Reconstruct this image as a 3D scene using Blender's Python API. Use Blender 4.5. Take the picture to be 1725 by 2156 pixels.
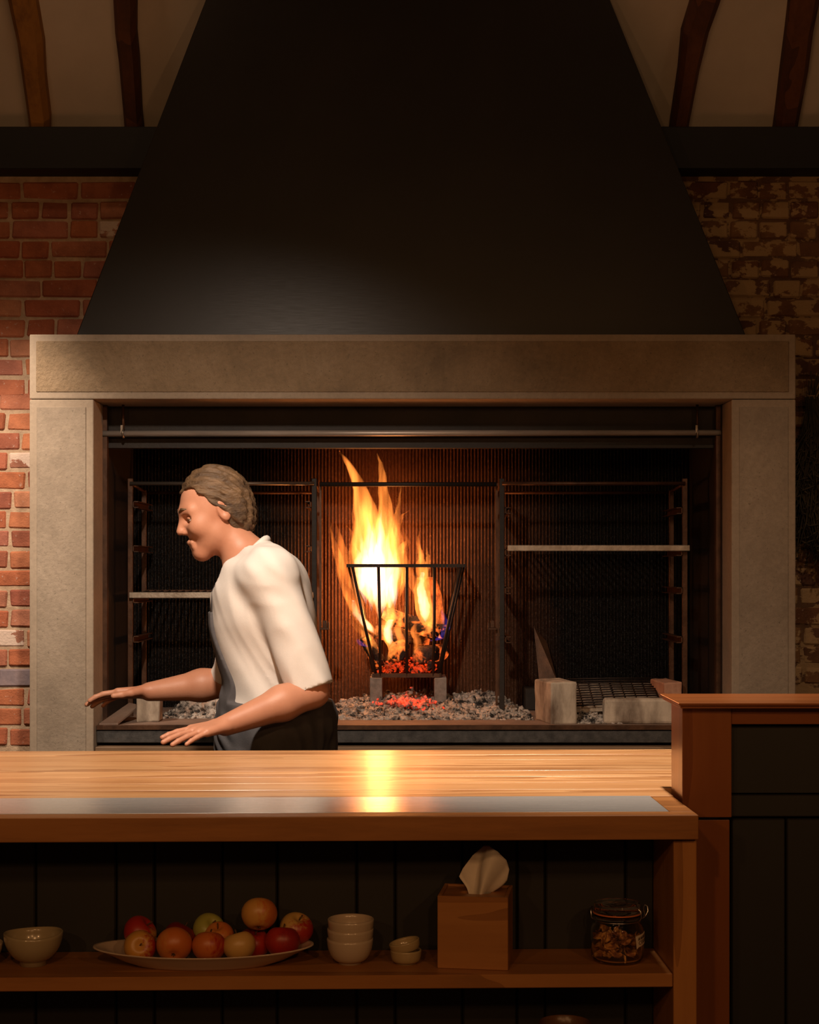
import bpy, bmesh, math, random
import numpy as np
from mathutils import Vector, Matrix, noise as mnoise
random.seed(7); np.random.seed(7)
R = math.radians
scn = bpy.context.scene
COL = scn.collection
for o in list(bpy.data.objects): bpy.data.objects.remove(o)

# ------------------------------------------------------------------ camera
F, CX, HZ, CAMZ = 3300.0, 862.5, 1200.0, 1.39      # focal length (px), principal column, horizon row, eye height
cam_d = bpy.data.cameras.new('camera'); cam = bpy.data.objects.new('camera', cam_d); COL.objects.link(cam)
cam.location = (0, 0, CAMZ); cam.rotation_euler = (R(90), 0, 0)
cam_d.sensor_fit = 'HORIZONTAL'; cam_d.sensor_width = 24.0
cam_d.lens = F / 1725 * 24.0; cam_d.shift_y = (HZ - 1078) / 1725
cam_d.clip_start = 0.05
scn.camera = cam
def P(px, py, d): return Vector(((px - CX) / F * d, d, CAMZ - (py - HZ) / F * d))
def X(px, d): return (px - CX) / F * d
def Z(py, d): return CAMZ - (py - HZ) / F * d

# ------------------------------------------------------------------ view, world, lamps
scn.view_settings.view_transform = 'Standard'; scn.view_settings.look = 'None'
scn.view_settings.gamma = 1; scn.view_settings.exposure = 0.0; scn.view_settings.use_curve_mapping = False
w = bpy.data.worlds.new('World'); scn.world = w; w.use_nodes = True
w.node_tree.nodes['Background'].inputs[0].default_value = (1.0, 0.62, 0.35, 1)
w.node_tree.nodes['Background'].inputs[1].default_value = 0.012

def aim(o, target):
    o.rotation_euler = (Vector(target) - o.location).to_track_quat('-Z', 'Y').to_euler()
def spot(name, loc, target, watts, col, size, blend=0.6, rad=0.04):
    l = bpy.data.lights.new(name, 'SPOT'); l.energy = watts; l.color = col
    l.spot_size = R(size); l.spot_blend = blend; l.shadow_soft_size = rad
    o = bpy.data.objects.new(name, l); COL.objects.link(o); o.location = loc; aim(o, target); return o
def bulb(name, loc, watts, col, rad=0.03):
    l = bpy.data.lights.new(name, 'POINT'); l.energy = watts; l.color = col; l.shadow_soft_size = rad
    o = bpy.data.objects.new(name, l); COL.objects.link(o); o.location = loc; return o
WARM = (1.0, 0.80, 0.63)
AMBER = (1.0, 0.50, 0.20)
spot('counter_spot', (-0.52, 3.1, 2.72), (-0.75, 4.55, 0.95), 235, WARM, 98, 1.0, 0.05)
spot('counter_spot_right', (0.55, 3.5, 3.0), (0.48, 3.75, 0.92), 270, WARM, 50, 0.9, 0.05)
spot('wall_spot', (-1.75, 4.7, 2.75), (-1.62, 6.1, 1.25), 170, WARM, 62, 0.9, 0.05)
spot('surround_spot', (1.2, 3.6, 3.0), (1.2, 5.6, 1.15), 48, (1.0, 0.68, 0.45), 44, 1.0, 0.06)
for i, (bx_, by_, bz_) in enumerate([(-1.5, -0.4, 2.2), (-0.5, 0.2, 2.35), (0.45, -0.6, 2.2), (1.4, 0.1, 2.3)]):
    bulb('dining_bulb', (bx_, by_, bz_), 27.0, AMBER, 0.05)
bulb('ceiling_fill', (-1.35, 4.75, 4.4), 10, (1.0, 0.62, 0.36), 0.05)  # unseen fill lamps added to brighten the sloping ceiling, stronger on the left
bulb('ceiling_fill', (1.4, 4.75, 4.4), 5.0, (1.0, 0.60, 0.34), 0.05)
for (fx, fy, fz, e) in [(-0.125, 6.24, 1.22, 7.5), (-0.11, 6.27, 1.42, 4.5)]:
    bulb('fire_light', (fx, fy, fz), e, (1.0, 0.32, 0.07), 0.04)

# ------------------------------------------------------------------ node materials
class NT:
    def __init__(self, name):
        self.m = bpy.data.materials.new(name); self.m.use_nodes = True
        self.t = self.m.node_tree; self.t.nodes.clear()
        self.out = self.t.nodes.new('ShaderNodeOutputMaterial')
    def n(self, typ, props=None, **ins):
        nd = self.t.nodes.new(typ)
        for k, v in (props or {}).items(): setattr(nd, k, v)
        for k, v in ins.items():
            key = int(k[1:]) if k[0] == 'i' and k[1:].isdigit() else k.replace('_', ' ')
            s = nd.inputs[key]
            if isinstance(v, bpy.types.NodeSocket): self.t.links.new(v, s)
            else:
                if s.type == 'RGBA' and len(v) == 3: v = (*v, 1)
                s.default_value = v
        return nd
    def coords(self, scale=(1, 1, 1), rnd=False):
        v = self.n('ShaderNodeTexCoord').outputs['Object']
        if rnd:
            r = self.n('ShaderNodeObjectInfo').outputs['Random']
            k = self.n('ShaderNodeMath', {'operation': 'MULTIPLY'}, i0=r, i1=37.0).outputs[0]
            c = self.n('ShaderNodeCombineXYZ', X=k, Y=k, Z=k).outputs[0]
            v = self.n('ShaderNodeVectorMath', {'operation': 'ADD'}, i0=v, i1=c).outputs[0]
        return self.n('ShaderNodeMapping', Vector=v, Scale=scale).outputs[0]
    def noise(self, vec, scale, detail=4, rough=0.6, dist=0.0):
        return self.n('ShaderNodeTexNoise', Vector=vec, Scale=scale, Detail=detail, Roughness=rough, Distortion=dist).outputs[0]
    def ramp(self, fac, stops):
        nd = self.n('ShaderNodeValToRGB', Fac=fac); e = nd.color_ramp.elements
        while len(e) < len(stops): e.new(0.5)
        for i, (p, c) in enumerate(stops):
            e[i].position = p; e[i].color = (*c, 1) if len(c) == 3 else c
        return nd.outputs[0]
    def mix(self, fac, a, b, blend='MIX'):
        nd = self.n('ShaderNodeMix', {'data_type': 'RGBA', 'blend_type': blend})
        for k, v in ((0, fac), (6, a), (7, b)):
            s = nd.inputs[k]
            if isinstance(v, bpy.types.NodeSocket): self.t.links.new(v, s)
            else: s.default_value = (*v, 1) if k and len(v) == 3 else v
        return nd.outputs[2]
    def math(self, op, a, b=0.0):
        return self.n('ShaderNodeMath', {'operation': op}, i0=a, i1=b).outputs[0]
    def bump(self, h, strength, dist=0.01, normal=None):
        kw = dict(Height=h, Strength=strength, Distance=dist)
        if normal is not None: kw['Normal'] = normal
        return self.n('ShaderNodeBump', **kw).outputs[0]
    def bsdf(self, col, rough=0.6, metal=0.0, normal=None, **kw):
        ins = dict(Base_Color=col, Roughness=rough, Metallic=metal); ins.update(kw)
        if normal is not None: ins['Normal'] = normal
        b = self.n('ShaderNodeBsdfPrincipled', **ins)
        self.t.links.new(b.outputs[0], self.out.inputs[0]); return self.m

def m_noise(name, c1, c2, scale=8, rough=0.7, metal=0.0, bump=0.2, bdist=0.004, stretch=(1, 1, 1), rnd=True, detail=5, lo=0.32, hi=0.68, fine=0, **kw):
    t = NT(name); v = t.coords(stretch, rnd); f = t.noise(v, scale, detail)
    c = t.ramp(f, [(lo, c1), (hi, c2)])
    nrm = t.bump(t.noise(v, fine or scale * 4, 5, 0.65), bump, bdist) if bump else None
    return t.bsdf(c, rough, metal, nrm, **kw)

def m_wood(name, c1, c2, c3, axis='x', rough=0.4, scale=5.0, ring=14.0, bump=0.05, tint=0.25, **kw):
    st = {'x': (0.10, 1, 1), 'y': (1, 0.10, 1), 'z': (1, 1, 0.10)}[axis]
    t = NT(name); v = t.coords(st, True)
    a = t.noise(v, scale, 3, 0.5, 0.6)
    g = t.noise(v, ring * 6, 4, 0.7)
    s = t.math('ADD', t.math('MULTIPLY', t.math('FRACT', t.math('MULTIPLY', a, ring * 0.5)), 0.45), t.math('MULTIPLY', g, 0.6))
    c = t.ramp(s, [(0.15, c1), (0.5, c2), (0.9, c3)])
    r = t.n('ShaderNodeObjectInfo').outputs['Random']
    k = t.math('ADD', t.math('MULTIPLY', r, tint), 1 - tint)
    kk = t.n('ShaderNodeCombineColor', i0=k, i1=k, i2=k).outputs[0]
    c = t.mix(1.0, c, kk, 'MULTIPLY')
    return t.bsdf(c, rough, 0, t.bump(g, bump, 0.003), **kw)

MT = {}
# hood steel: satin black, long horizontal scratches
t = NT('blackened_steel_hood'); v = t.coords((1, 1, 1))
f = t.noise(v, 2.2, 4); sc = t.noise(t.coords((1.5, 1, 60)), 9, 5, 0.75)
c = t.ramp(f, [(0.3, (0.010, 0.0075, 0.0055)), (0.7, (0.017, 0.013, 0.010))])
rg = t.n('ShaderNodeMapRange', Value=sc, i1=0.3, i2=0.75, i3=0.34, i4=0.46).outputs[0]
MT['hood'] = t.bsdf(c, rg, 0.0, t.bump(sc, 0.10, 0.0008), Specular_IOR_Level=0.35)
# sandstone / cast concrete surround
def stone(name, c1, c2, c3, b, fine):
    t = NT(name); v = t.coords((1, 1, 1), False)
    big = t.noise(v, 3.4, 8, 0.72); f = t.noise(v, 55, 5, 0.75)
    pit = t.noise(v, 95, 3, 0.8)
    c = t.ramp(big, [(0.32, c1), (0.5, c2), (0.7, c3)])
    c = t.mix(t.ramp(pit, [(0.30, (.8,) * 3), (0.38, (0, 0, 0))]), c, tuple(x * 0.5 for x in c1))
    c = t.mix(t.ramp(f, [(0.3, (0.55,) * 3), (0.7, (0, 0, 0))]), c, tuple(x * 0.6 for x in c2))
    return t.bsdf(c, 0.82, 0, t.bump(t.noise(v, fine, 5, 0.7), b, 0.009))
MT['stone'] = stone('weathered_stone', (0.23, 0.178, 0.128), (0.34, 0.268, 0.195), (0.42, 0.335, 0.25), 0.35, 60)
MT['stone_edge'] = stone('dressed_stone_margin', (0.30, 0.23, 0.163), (0.37, 0.286, 0.205), (0.41, 0.325, 0.24), 0.12, 90)
MT['stone_field'] = stone('tooled_stone_field', (0.175, 0.122, 0.072), (0.285, 0.196, 0.112), (0.37, 0.265, 0.165), 1.0, 34)
# bricks: every brick has its own tone
def brick_mat(name, stops, white=0.0, wcol=(0.5, 0.42, 0.33)):
    t = NT(name); v = t.coords((1, 1, 1), True)
    r = t.n('ShaderNodeObjectInfo').outputs['Random']
    c = t.ramp(r, stops)
    f = t.noise(v, 9, 4, 0.6)
    c = t.mix(t.ramp(f, [(0.38, (0.75,) * 3), (0.62, (0, 0, 0))]), c, t.mix(1.0, c, (0.55, 0.50, 0.5), 'MULTIPLY'))
    sp = t.noise(v, 60, 3, 0.7)
    c = t.mix(t.ramp(sp, [(0.64, (0, 0, 0)), (0.72, (0.6,) * 3)]), c, (0.62, 0.45, 0.36))
    if white:
        p = t.noise(t.coords((1, 1, 1.5), True), 11, 5, 0.6)
        c = t.mix(t.ramp(p, [(0.60 - white, (0, 0, 0)), (0.63 - white, (1, 1, 1))]), c, wcol)
    b = t.math('ADD', t.noise(v, 30, 5, 0.7), t.math('MULTIPLY', t.noise(v, 120, 3), 0.4))
    return t.bsdf(c, 0.85, 0, t.bump(b, 0.7, 0.006))
MT['brick'] = brick_mat('red_brick', [(0.0, (0.40, 0.105, 0.048)), (0.2, (0.52, 0.165, 0.065)), (0.4, (0.36, 0.105, 0.060)), (0.6, (0.56, 0.20, 0.085)), (0.8, (0.44, 0.15, 0.095)), (1.0, (0.60, 0.26, 0.13))])
MT['brick_pale'] = brick_mat('limewashed_red_brick', [(0.0, (0.50, 0.24, 0.15)), (1.0, (0.42, 0.17, 0.10))], 0.12, (0.66, 0.50, 0.40))
MT['brick_blue'] = m_noise('blue_grey_overburnt_brick', (0.16, 0.13, 0.15), (0.30, 0.22, 0.22), 14, 0.8, 0, 0.6)
MT['brick_old'] = brick_mat('flaking_painted_brick', [(0.0, (0.16, 0.06, 0.022)), (0.5, (0.24, 0.115, 0.04)), (1.0, (0.13, 0.055, 0.03))], 0.11, (0.42, 0.27, 0.13))
MT['mortar'] = m_noise('sandy_mortar', (0.40, 0.27, 0.17), (0.58, 0.41, 0.27), 22, 0.95, 0, 0.8, 0.006, rnd=False)
MT['mortar_old'] = brick_mat('dark_old_mortar', [(0.0, (0.15, 0.075, 0.032)), (1.0, (0.15, 0.075, 0.032))], 0.10, (0.36, 0.23, 0.11))
MT['plaster'] = m_noise('off_white_plaster', (0.50, 0.43, 0.35), (0.60, 0.52, 0.43), 2.5, 0.9, 0, 0.15, rnd=False)
MT['rafter'] = m_wood('old_rafter_timber', (0.06, 0.018, 0.006), (0.12, 0.036, 0.010), (0.20, 0.065, 0.018), 'z', 0.75, 4, 9, 0.4, 0.5)
MT['rafter_ochre'] = m_wood('ochre_rafter_timber', (0.16, 0.065, 0.012), (0.36, 0.16, 0.028), (0.46, 0.22, 0.045), 'z', 0.75, 4, 9, 0.4, 0.2)
MT['black'] = m_noise('black_painted_steel', (0.0045, 0.0042, 0.004), (0.007, 0.0065, 0.006), 6, 0.65, 0, 0.05)
MT['soot'] = m_noise('sooty_steel', (0.010, 0.007, 0.0055), (0.024, 0.016, 0.011), 5, 0.6, 0.2, 0.35, fine=40)
MT['rust'] = m_noise('heat_browned_steel', (0.045, 0.020, 0.010), (0.13, 0.06, 0.03), 14, 0.5, 0.5, 0.25, fine=70)
MT['steel'] = m_noise('worn_bright_steel', (0.20, 0.17, 0.14), (0.36, 0.31, 0.26), 20, 0.38, 0.85, 0.1, stretch=(0.2, 1, 1))
MT['iron'] = m_noise('wrought_iron', (0.020, 0.013, 0.010), (0.045, 0.028, 0.020), 25, 0.55, 0.5, 0.3, fine=90)
MT['grate_steel'] = m_noise('seasoned_grill_steel', (0.30, 0.24, 0.18), (0.50, 0.43, 0.35), 24, 0.45, 0.6, 0.3, fine=60)
# ribbed fire back
t = NT('ribbed_fire_back'); v = t.coords((1, 1, 1), False)   # brown in the middle bay, near black towards the sides
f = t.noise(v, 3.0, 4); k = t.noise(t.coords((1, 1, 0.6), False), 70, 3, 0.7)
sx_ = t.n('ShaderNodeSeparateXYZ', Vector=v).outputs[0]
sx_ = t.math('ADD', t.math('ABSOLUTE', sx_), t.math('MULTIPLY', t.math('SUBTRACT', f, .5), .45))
mid_bay = t.n('ShaderNodeMapRange', Value=sx_, i1=.62, i2=.30).outputs[0]
c = t.mix(mid_bay, t.ramp(f, [(0.35, (0.004, 0.0028, 0.0022)), (0.65, (0.009, 0.006, 0.0045))]), t.ramp(f, [(0.35, (0.085, 0.036, 0.018)), (0.65, (0.15, 0.065, 0.032))]))
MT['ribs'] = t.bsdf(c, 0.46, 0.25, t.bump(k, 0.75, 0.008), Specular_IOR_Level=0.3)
MT['firebrick'] = m_noise('scorched_firebrick', (0.14, 0.095, 0.065), (0.58, 0.48, 0.37), 7, 0.9, 0, 0.8, detail=9, lo=0.34, hi=0.62, stretch=(1.6, 1, 0.6))
MT['firebrick_pink'] = m_noise('pink_scorched_firebrick', (0.38, 0.17, 0.095), (0.60, 0.33, 0.22), 12, 0.9, 0, 0.5)
MT['ash'] = m_noise('pale_ash', (0.025, 0.021, 0.019), (0.52, 0.45, 0.39), 26, 0.95, 0, 0.8, rnd=False, detail=8, lo=0.40, hi=0.55)
MT['hearthstone'] = m_noise('dusty_hearth_slab', (0.17, 0.11, 0.08), (0.28, 0.19, 0.14), 7, 0.8, 0, 0.3, rnd=False)
MT['slate'] = m_noise('dark_hearth_edge', (0.030, 0.027, 0.025), (0.075, 0.068, 0.062), 35, 0.7, 0, 0.4)
MT['ledge'] = m_wood('hearth_ledge_timber', (0.16, 0.09, 0.045), (0.28, 0.17, 0.09), (0.36, 0.23, 0.13), 'x', 0.6)
MT['concrete'] = m_noise('grey_concrete_block', (0.20, 0.17, 0.145), (0.34, 0.29, 0.25), 40, 0.9, 0, 0.5)
# counter woods
MT['worktop'] = m_wood('pale_worktop_timber', (0.34, 0.135, 0.045), (0.62, 0.31, 0.125), (0.80, 0.46, 0.215), 'x', 0.36, 5.0, 12, 0.06, 0.22, Coat_Weight=0.22, Coat_Roughness=0.2)
MT['oak_x'] = m_wood('oiled_oak_along', (0.26, 0.098, 0.020), (0.40, 0.158, 0.037), (0.48, 0.205, 0.056), 'x', 0.45, 4, 10, 0.05, 0.12)
MT['oak_z'] = m_wood('oiled_oak_upright', (0.26, 0.098, 0.020), (0.40, 0.158, 0.037), (0.48, 0.205, 0.056), 'z', 0.42, 4, 10, 0.05, 0.12)
MT['cherry_z'] = m_wood('varnished_cherry_upright', (0.20, 0.058, 0.014), (0.28, 0.085, 0.020), (0.33, 0.110, 0.028), 'z', 0.30, 3, 8, 0.03, 0.10, Coat_Weight=0.3, Coat_Roughness=0.15)
MT['cherry_x'] = m_wood('varnished_cherry_along', (0.22, 0.062, 0.015), (0.30, 0.092, 0.022), (0.35, 0.115, 0.03), 'x', 0.30, 3, 8, 0.03, 0.10, Coat_Weight=0.3, Coat_Roughness=0.15)
MT['boxwood'] = m_wood('reddish_box_timber', (0.26, 0.10, 0.024), (0.39, 0.16, 0.042), (0.46, 0.20, 0.056), 'x', 0.4, 6, 9, 0.04, 0.05)
MT['board'] = m_noise('dark_painted_board', (0.015, 0.0135, 0.0105), (0.022, 0.019, 0.0145), 3, 0.55, 0, 0.06, stretch=(1, 1, 0.1))
t = NT('brushed_steel_inlay'); sc = t.noise(t.coords((0.6, 60, 1), False), 9, 4, 0.7)
MT['inlay'] = t.bsdf(t.ramp(sc, [(0.3, (0.58, 0.57, 0.56)), (0.7, (0.70, 0.69, 0.68))]), t.n('ShaderNodeMapRange', Value=sc, i1=0.3, i2=0.7, i3=0.18, i4=0.30).outputs[0], 0.42, t.bump(sc, 0.04, 0.0005))
MT['floor'] = m_wood('dark_floor_boards', (0.03, 0.015, 0.007), (0.06, 0.03, 0.014), (0.08, 0.042, 0.02), 'x', 0.5)
# ceramics, cloth, skin
def ceramic(name, c, r=0.22, sp=0.5): return m_noise(name, tuple(x * 0.9 for x in c), c, 6, r, 0, 0.03, Coat_Weight=0.5, Coat_Roughness=0.06)
MT['bowl'] = ceramic('olive_cream_glaze', (0.42, 0.33, 0.19))
MT['cup'] = ceramic('cream_glaze', (0.58, 0.45, 0.32))
MT['dish'] = ceramic('buff_glaze', (0.46, 0.34, 0.17))
MT['platter'] = ceramic('off_white_glaze', (0.62, 0.47, 0.35))
MT['tissue'] = m_noise('soft_white_tissue', (0.72, 0.62, 0.50), (0.80, 0.70, 0.58), 20, 0.95, 0, 0.1, Transmission_Weight=0.0)
MT['rail_steel'] = m_noise('dull_rail_steel', (0.34, 0.29, 0.25), (0.52, 0.45, 0.39), 20, 0.40, 0.35, 0.1, stretch=(0.2, 1, 1))
MT['rubber'] = m_noise('orange_rubber', (0.62, 0.15, 0.04), (0.70, 0.19, 0.05), 20, 0.5, 0, 0.05)
MT['wire'] = m_noise('bright_wire', (0.55, 0.52, 0.46), (0.7, 0.66, 0.6), 20, 0.25, 1.0, 0.02)
MT['paper'] = m_noise('cream_paper_label', (0.62, 0.50, 0.36), (0.72, 0.60, 0.45), 12, 0.9, 0, 0.1)
MT['ink'] = m_noise('brown_ink', (0.05, 0.025, 0.012), (0.08, 0.04, 0.02), 12, 0.8, 0, 0)
MT['dried'] = brick_mat('dried_mushroom_slices', [(0.0, (0.30, 0.15, 0.05)), (1.0, (0.40, 0.2, 0.07))])
t = NT('dried_slices'); v = t.coords((1, 1, 1), False)
MT['dried'] = t.bsdf(t.ramp(t.noise(v, 55, 3), [(0.35, (0.06, 0.02, 0.008)), (0.5, (0.40, 0.14, 0.035)), (0.62, (0.85, 0.46, 0.12))]), 0.8)
t = NT('clear_jar_glass')
MT['glass'] = t.bsdf((1, 1, 1), 0.02, 0, None, Transmission_Weight=1.0, IOR=1.45)
MT['stem'] = m_noise('apple_stem', (0.07, 0.035, 0.012), (0.14, 0.07, 0.025), 60, 0.8)
MT['skin'] = m_noise('skin', (0.50, 0.215, 0.125), (0.58, 0.275, 0.170), 9, 0.5, 0, 0.08, rnd=False, fine=180, Subsurface_Weight=0.0)
MT['lip'] = m_noise('lips', (0.42, 0.13, 0.09), (0.46, 0.16, 0.11), 30, 0.45)
MT['hair'] = m_noise('light_brown_hair', (0.045, 0.024, 0.011), (0.17, 0.098, 0.046), 40, 0.55, 0, 0.9, 0.006, stretch=(0.35, 1.2, 1.2), rnd=False, fine=90)
MT['shirt'] = m_noise('white_cotton_shirt', (0.70, 0.655, 0.61), (0.78, 0.735, 0.69), 6, 0.9, 0, 0.12, rnd=False, fine=300)
MT['apron'] = m_noise('charcoal_apron_cloth', (0.075, 0.070, 0.075), (0.10, 0.095, 0.10), 12, 0.9, 0, 0.2, rnd=False, fine=300)
MT['trousers'] = m_noise('dark_trouser_cloth', (0.03, 0.03, 0.035), (0.05, 0.05, 0.055), 12, 0.9, 0, 0.2, rnd=False)
MT['shoe'] = m_noise('black_shoe_leather', (0.012, 0.011, 0.010), (0.02, 0.018, 0.017), 12, 0.45, 0, 0.1)
MT['eye'] = m_noise('eye_white', (0.75, 0.70, 0.66), (0.8, 0.76, 0.72), 5, 0.15, 0, 0)
MT['iris'] = m_noise('brown_iris', (0.05, 0.025, 0.012), (0.09, 0.045, 0.02), 80, 0.1, 0, 0)
MT['herb'] = m_noise('dried_herb', (0.028, 0.020, 0.010), (0.075, 0.052, 0.022), 20, 0.95, 0, 0.2)
MT['twine'] = m_noise('jute_twine', (0.25, 0.16, 0.08), (0.35, 0.24, 0.12), 90, 0.9)
# burning wood: char with glowing cracks, and embers
def ember(name, base, lo, hi, strength, scale, glow=(1.0, 0.10, 0.015)):
    t = NT(name); v = t.coords((1, 1, 1), True)
    f = t.noise(v, scale, 4, 0.6, 0.5)
    g = t.ramp(f, [(lo, (0, 0, 0)), (hi, (1, 1, 1))])
    gs = t.math('MULTIPLY', t.n('ShaderNodeSeparateColor', i0=g).outputs[0], strength)
    c = t.ramp(t.noise(v, 30, 5), [(0.35, base), (0.65, tuple(x * 3 for x in base))])
    return t.bsdf(c, 0.9, 0, t.bump(t.noise(v, 45, 5), 0.9, 0.01), Emission_Color=glow, Emission_Strength=gs)
MT['char'] = ember('charred_log', (0.009, 0.006, 0.005), 0.52, 0.70, 2.4, 15, (1.0, 0.16, 0.02))
MT['bark'] = ember('scorched_bark', (0.035, 0.020, 0.012), 0.50, 0.72, 2.0, 12, (1.0, 0.14, 0.02))
MT['split'] = ember('split_log_face', (0.17, 0.06, 0.02), 0.45, 0.8, 0.7, 6, (1.0, 0.20, 0.03))
MT['ember'] = ember('glowing_embers', (0.012, 0.006, 0.005), 0.46, 0.70, 1.5, 26, (1.0, 0.055, 0.007))
MT['ashember'] = ember('ash_over_embers', (0.12, 0.09, 0.08), 0.46, 0.66, 1.7, 24, (1.0, 0.045, 0.010))
def flame_mat(name, col, strength, scale=16, lo=0.30, hi=0.66):
    t = NT(name); v = t.coords((1.0, 1.0, 0.15), False)
    f = t.noise(v, scale, 2, 0.55, 0.4)
    s = t.n('ShaderNodeMapRange', Value=f, i1=lo, i2=hi, i3=0.10, i4=1.0).outputs[0]
    e = t.n('ShaderNodeEmission', Color=col, Strength=t.math('MULTIPLY', s, strength))
    t.t.links.new(e.outputs[0], t.out.inputs['Volume']); return t.m
MT['flame'] = flame_mat('flame_gas', (1.0, 0.27, 0.042), 62, 26, .38, .64)
MT['flame_core'] = flame_mat('flame_gas_hot', (1.0, 0.66, 0.46), 40, 24, 0.3, 0.6)
MT['flame_thin'] = flame_mat('flame_gas_thin', (1.0, 0.23, 0.035), 58, 26, .38, .62)
MT['flame_blue'] = flame_mat('flame_gas_blue', (0.18, 0.10, 1.0), 11)

# ------------------------------------------------------------------ mesh helpers
def new_bm(): return bmesh.new()
def box(bm, x0, x1, y0, y1, z0, z1, bev=0.0, seg=1, jit=0.0):
    r = bmesh.ops.create_cube(bm, size=1.0)['verts']
    for v in r:
        v.co = Vector((x0 + (v.co.x + .5) * (x1 - x0), y0 + (v.co.y + .5) * (y1 - y0), z0 + (v.co.z + .5) * (z1 - z0)))
        if jit: v.co += Vector((random.uniform(-jit, jit), random.uniform(-jit, jit), random.uniform(-jit, jit)))
    if bev:
        es = list({e for v in r for e in v.link_edges})
        bmesh.ops.bevel(bm, geom=es, offset=bev, segments=seg, affect='EDGES', profile=0.5)
    return bm
def ring_loft(bm, rings, cap=True, smooth=True):
    vs = [[bm.verts.new(p) for p in r] for r in rings]
    n = len(rings[0])
    for a, b in zip(vs[:-1], vs[1:]):
        for i in range(n):
            f = bm.faces.new((a[i], a[(i + 1) % n], b[(i + 1) % n], b[i])); f.smooth = smooth
    if cap:
        bm.faces.new(list(reversed(vs[0]))); bm.faces.new(vs[-1])
    return bm
def tube(bm, pts, rad, n=8, flat=1.0, smooth=True):
    pts = [Vector(p) for p in pts]; rings = []
    rads = rad if isinstance(rad, (list, tuple)) else [rad] * len(pts)
    ref = None
    for i, p in enumerate(pts):
        t = (pts[min(i + 1, len(pts) - 1)] - pts[max(i - 1, 0)]).normalized()
        if ref is None:
            ref = Vector((0, 1, 0)) if abs(t.y) < 0.9 else Vector((1, 0, 0))
        u = t.cross(ref).normalized(); v = u.cross(t).normalized(); ref = v
        rings.append([p + u * (rads[i] * math.cos(2 * math.pi * k / n)) + v * (rads[i] * flat * math.sin(2 * math.pi * k / n)) for k in range(n)])
    return ring_loft(bm, rings, True, smooth)
def bar(bm, a, b, w, h, bev=0.0):
    """square bar from a to b"""
    a = Vector(a); b = Vector(b); t = (b - a); L = t.length; t.normalize()
    ref = Vector((0, 0, 1)) if abs(t.z) < 0.9 else Vector((0, 1, 0))
    u = t.cross(ref).normalized(); v = u.cross(t).normalized()
    rings = [[p + u * (su * w / 2) + v * (sv * h / 2) for su, sv in ((-1, -1), (1, -1), (1, 1), (-1, 1))] for p in (a, b)]
    return ring_loft(bm, rings, True, False)
def lathe(bm, prof, n=40, c=(0, 0, 0), sx=1.0, sy=1.0, closed=True):
    rings = []
    for r, z in prof:
        rings.append([Vector((c[0] + max(r, 1e-5) * sx * math.cos(2 * math.pi * k / n), c[1] + max(r, 1e-5) * sy * math.sin(2 * math.pi * k / n), c[2] + z)) for k in range(n)])
    ring_loft(bm, rings, True, True)
    bmesh.ops.remove_doubles(bm, verts=bm.verts, dist=2e-5)
    return bm
def mesh_of(name, bm):
    bmesh.ops.recalc_face_normals(bm, faces=bm.faces)
    me = bpy.data.meshes.new(name); bm.to_mesh(me); bm.free(); return me
def place(name, me, m, parent=None, loc=None):
    o = bpy.data.objects.new(name, me)
    if m is not None and not me.materials: me.materials.append(m)
    COL.objects.link(o)
    if parent is not None: o.parent = parent
    if loc is not None: o.location = loc
    return o
def obj(name, bm, m, parent=None, origin=(0, 0, 0)):
    """bm is in world space; its object origin is put at `origin` (or on the parent's)"""
    og = Vector(origin)
    if parent is not None:
        q = parent; og = Vector((0, 0, 0))
        while q is not None: og += q.location; q = q.parent
    bmesh.ops.translate(bm, verts=bm.verts, vec=-og)
    return place(name, mesh_of(name, bm), m, parent, None if parent is not None else og)
def tag(o, label=None, cat=None, group=None, kind=None):
    if label: o['label'] = label
    if cat: o['category'] = cat
    if group: o['group'] = group
    if kind: o['kind'] = kind
    return o
def thing(name, label, cat, loc=(0, 0, 0), group=None, kind=None):
    o = bpy.data.objects.new(name, None); COL.objects.link(o); o.location = loc; o.empty_display_size = 0.05
    return tag(o, label, cat, group, kind)

# ================================================================== THE SETTING
WALL, SUR, HOOD = 6.10, 5.60, 5.66
bm = new_bm(); box(bm, -3.4, 3.4, -1.5, 6.9, -0.06, 0.0); tag(obj('floor', bm, MT['floor']), 'dark timber floor of the room', kind='structure')
# back wall: mortar core left, right and above the fireplace, bricks as parts
bm = new_bm()
box(bm, -3.4, -1.17, WALL - 0.005, WALL + 0.32, 0, 3.02); box(bm, -1.17, 1.19, WALL - 0.005, WALL + 0.32, 2.3, 3.02)
wall = tag(obj('wall_back', bm, MT['mortar']), 'brick wall behind the fireplace, red on the left and flaking paint on the right', kind='structure')
bm = new_bm(); box(bm, 1.19, 3.4, WALL - 0.005, WALL + 0.32, 0, 3.02); box(bm, 0.9, 1.19, WALL - .006, WALL - .0052, 2.3, 3.0); obj('old_mortar_bed', bm, MT['mortar_old'], wall)
def brick_mesh(wd, ht, dp=0.06):
    bm = new_bm(); box(bm, -wd / 2, wd / 2, -0.012, dp, -ht / 2, ht / 2, 0.006, 1, 0.0036)
    for f in bm.faces: f.smooth = False
    return mesh_of('brick', bm)
HGT = 0.0665; COURSE = 0.0765
stretch_me = [brick_mesh(0.214, HGT) for _ in range(5)]; head_me = [brick_mesh(0.104, HGT) for _ in range(5)]
def hood_edge(z, side):   # where the hood or the surround starts to hide the wall
    if z < 2.20: return (-1.33, 1.37)[side > 0]
    k = (z - 2.2317) / (3.448 - 2.2317); return (-1.205 + .468 * k + .09, 1.217 - .492 * k - .03)[side > 0]
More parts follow.
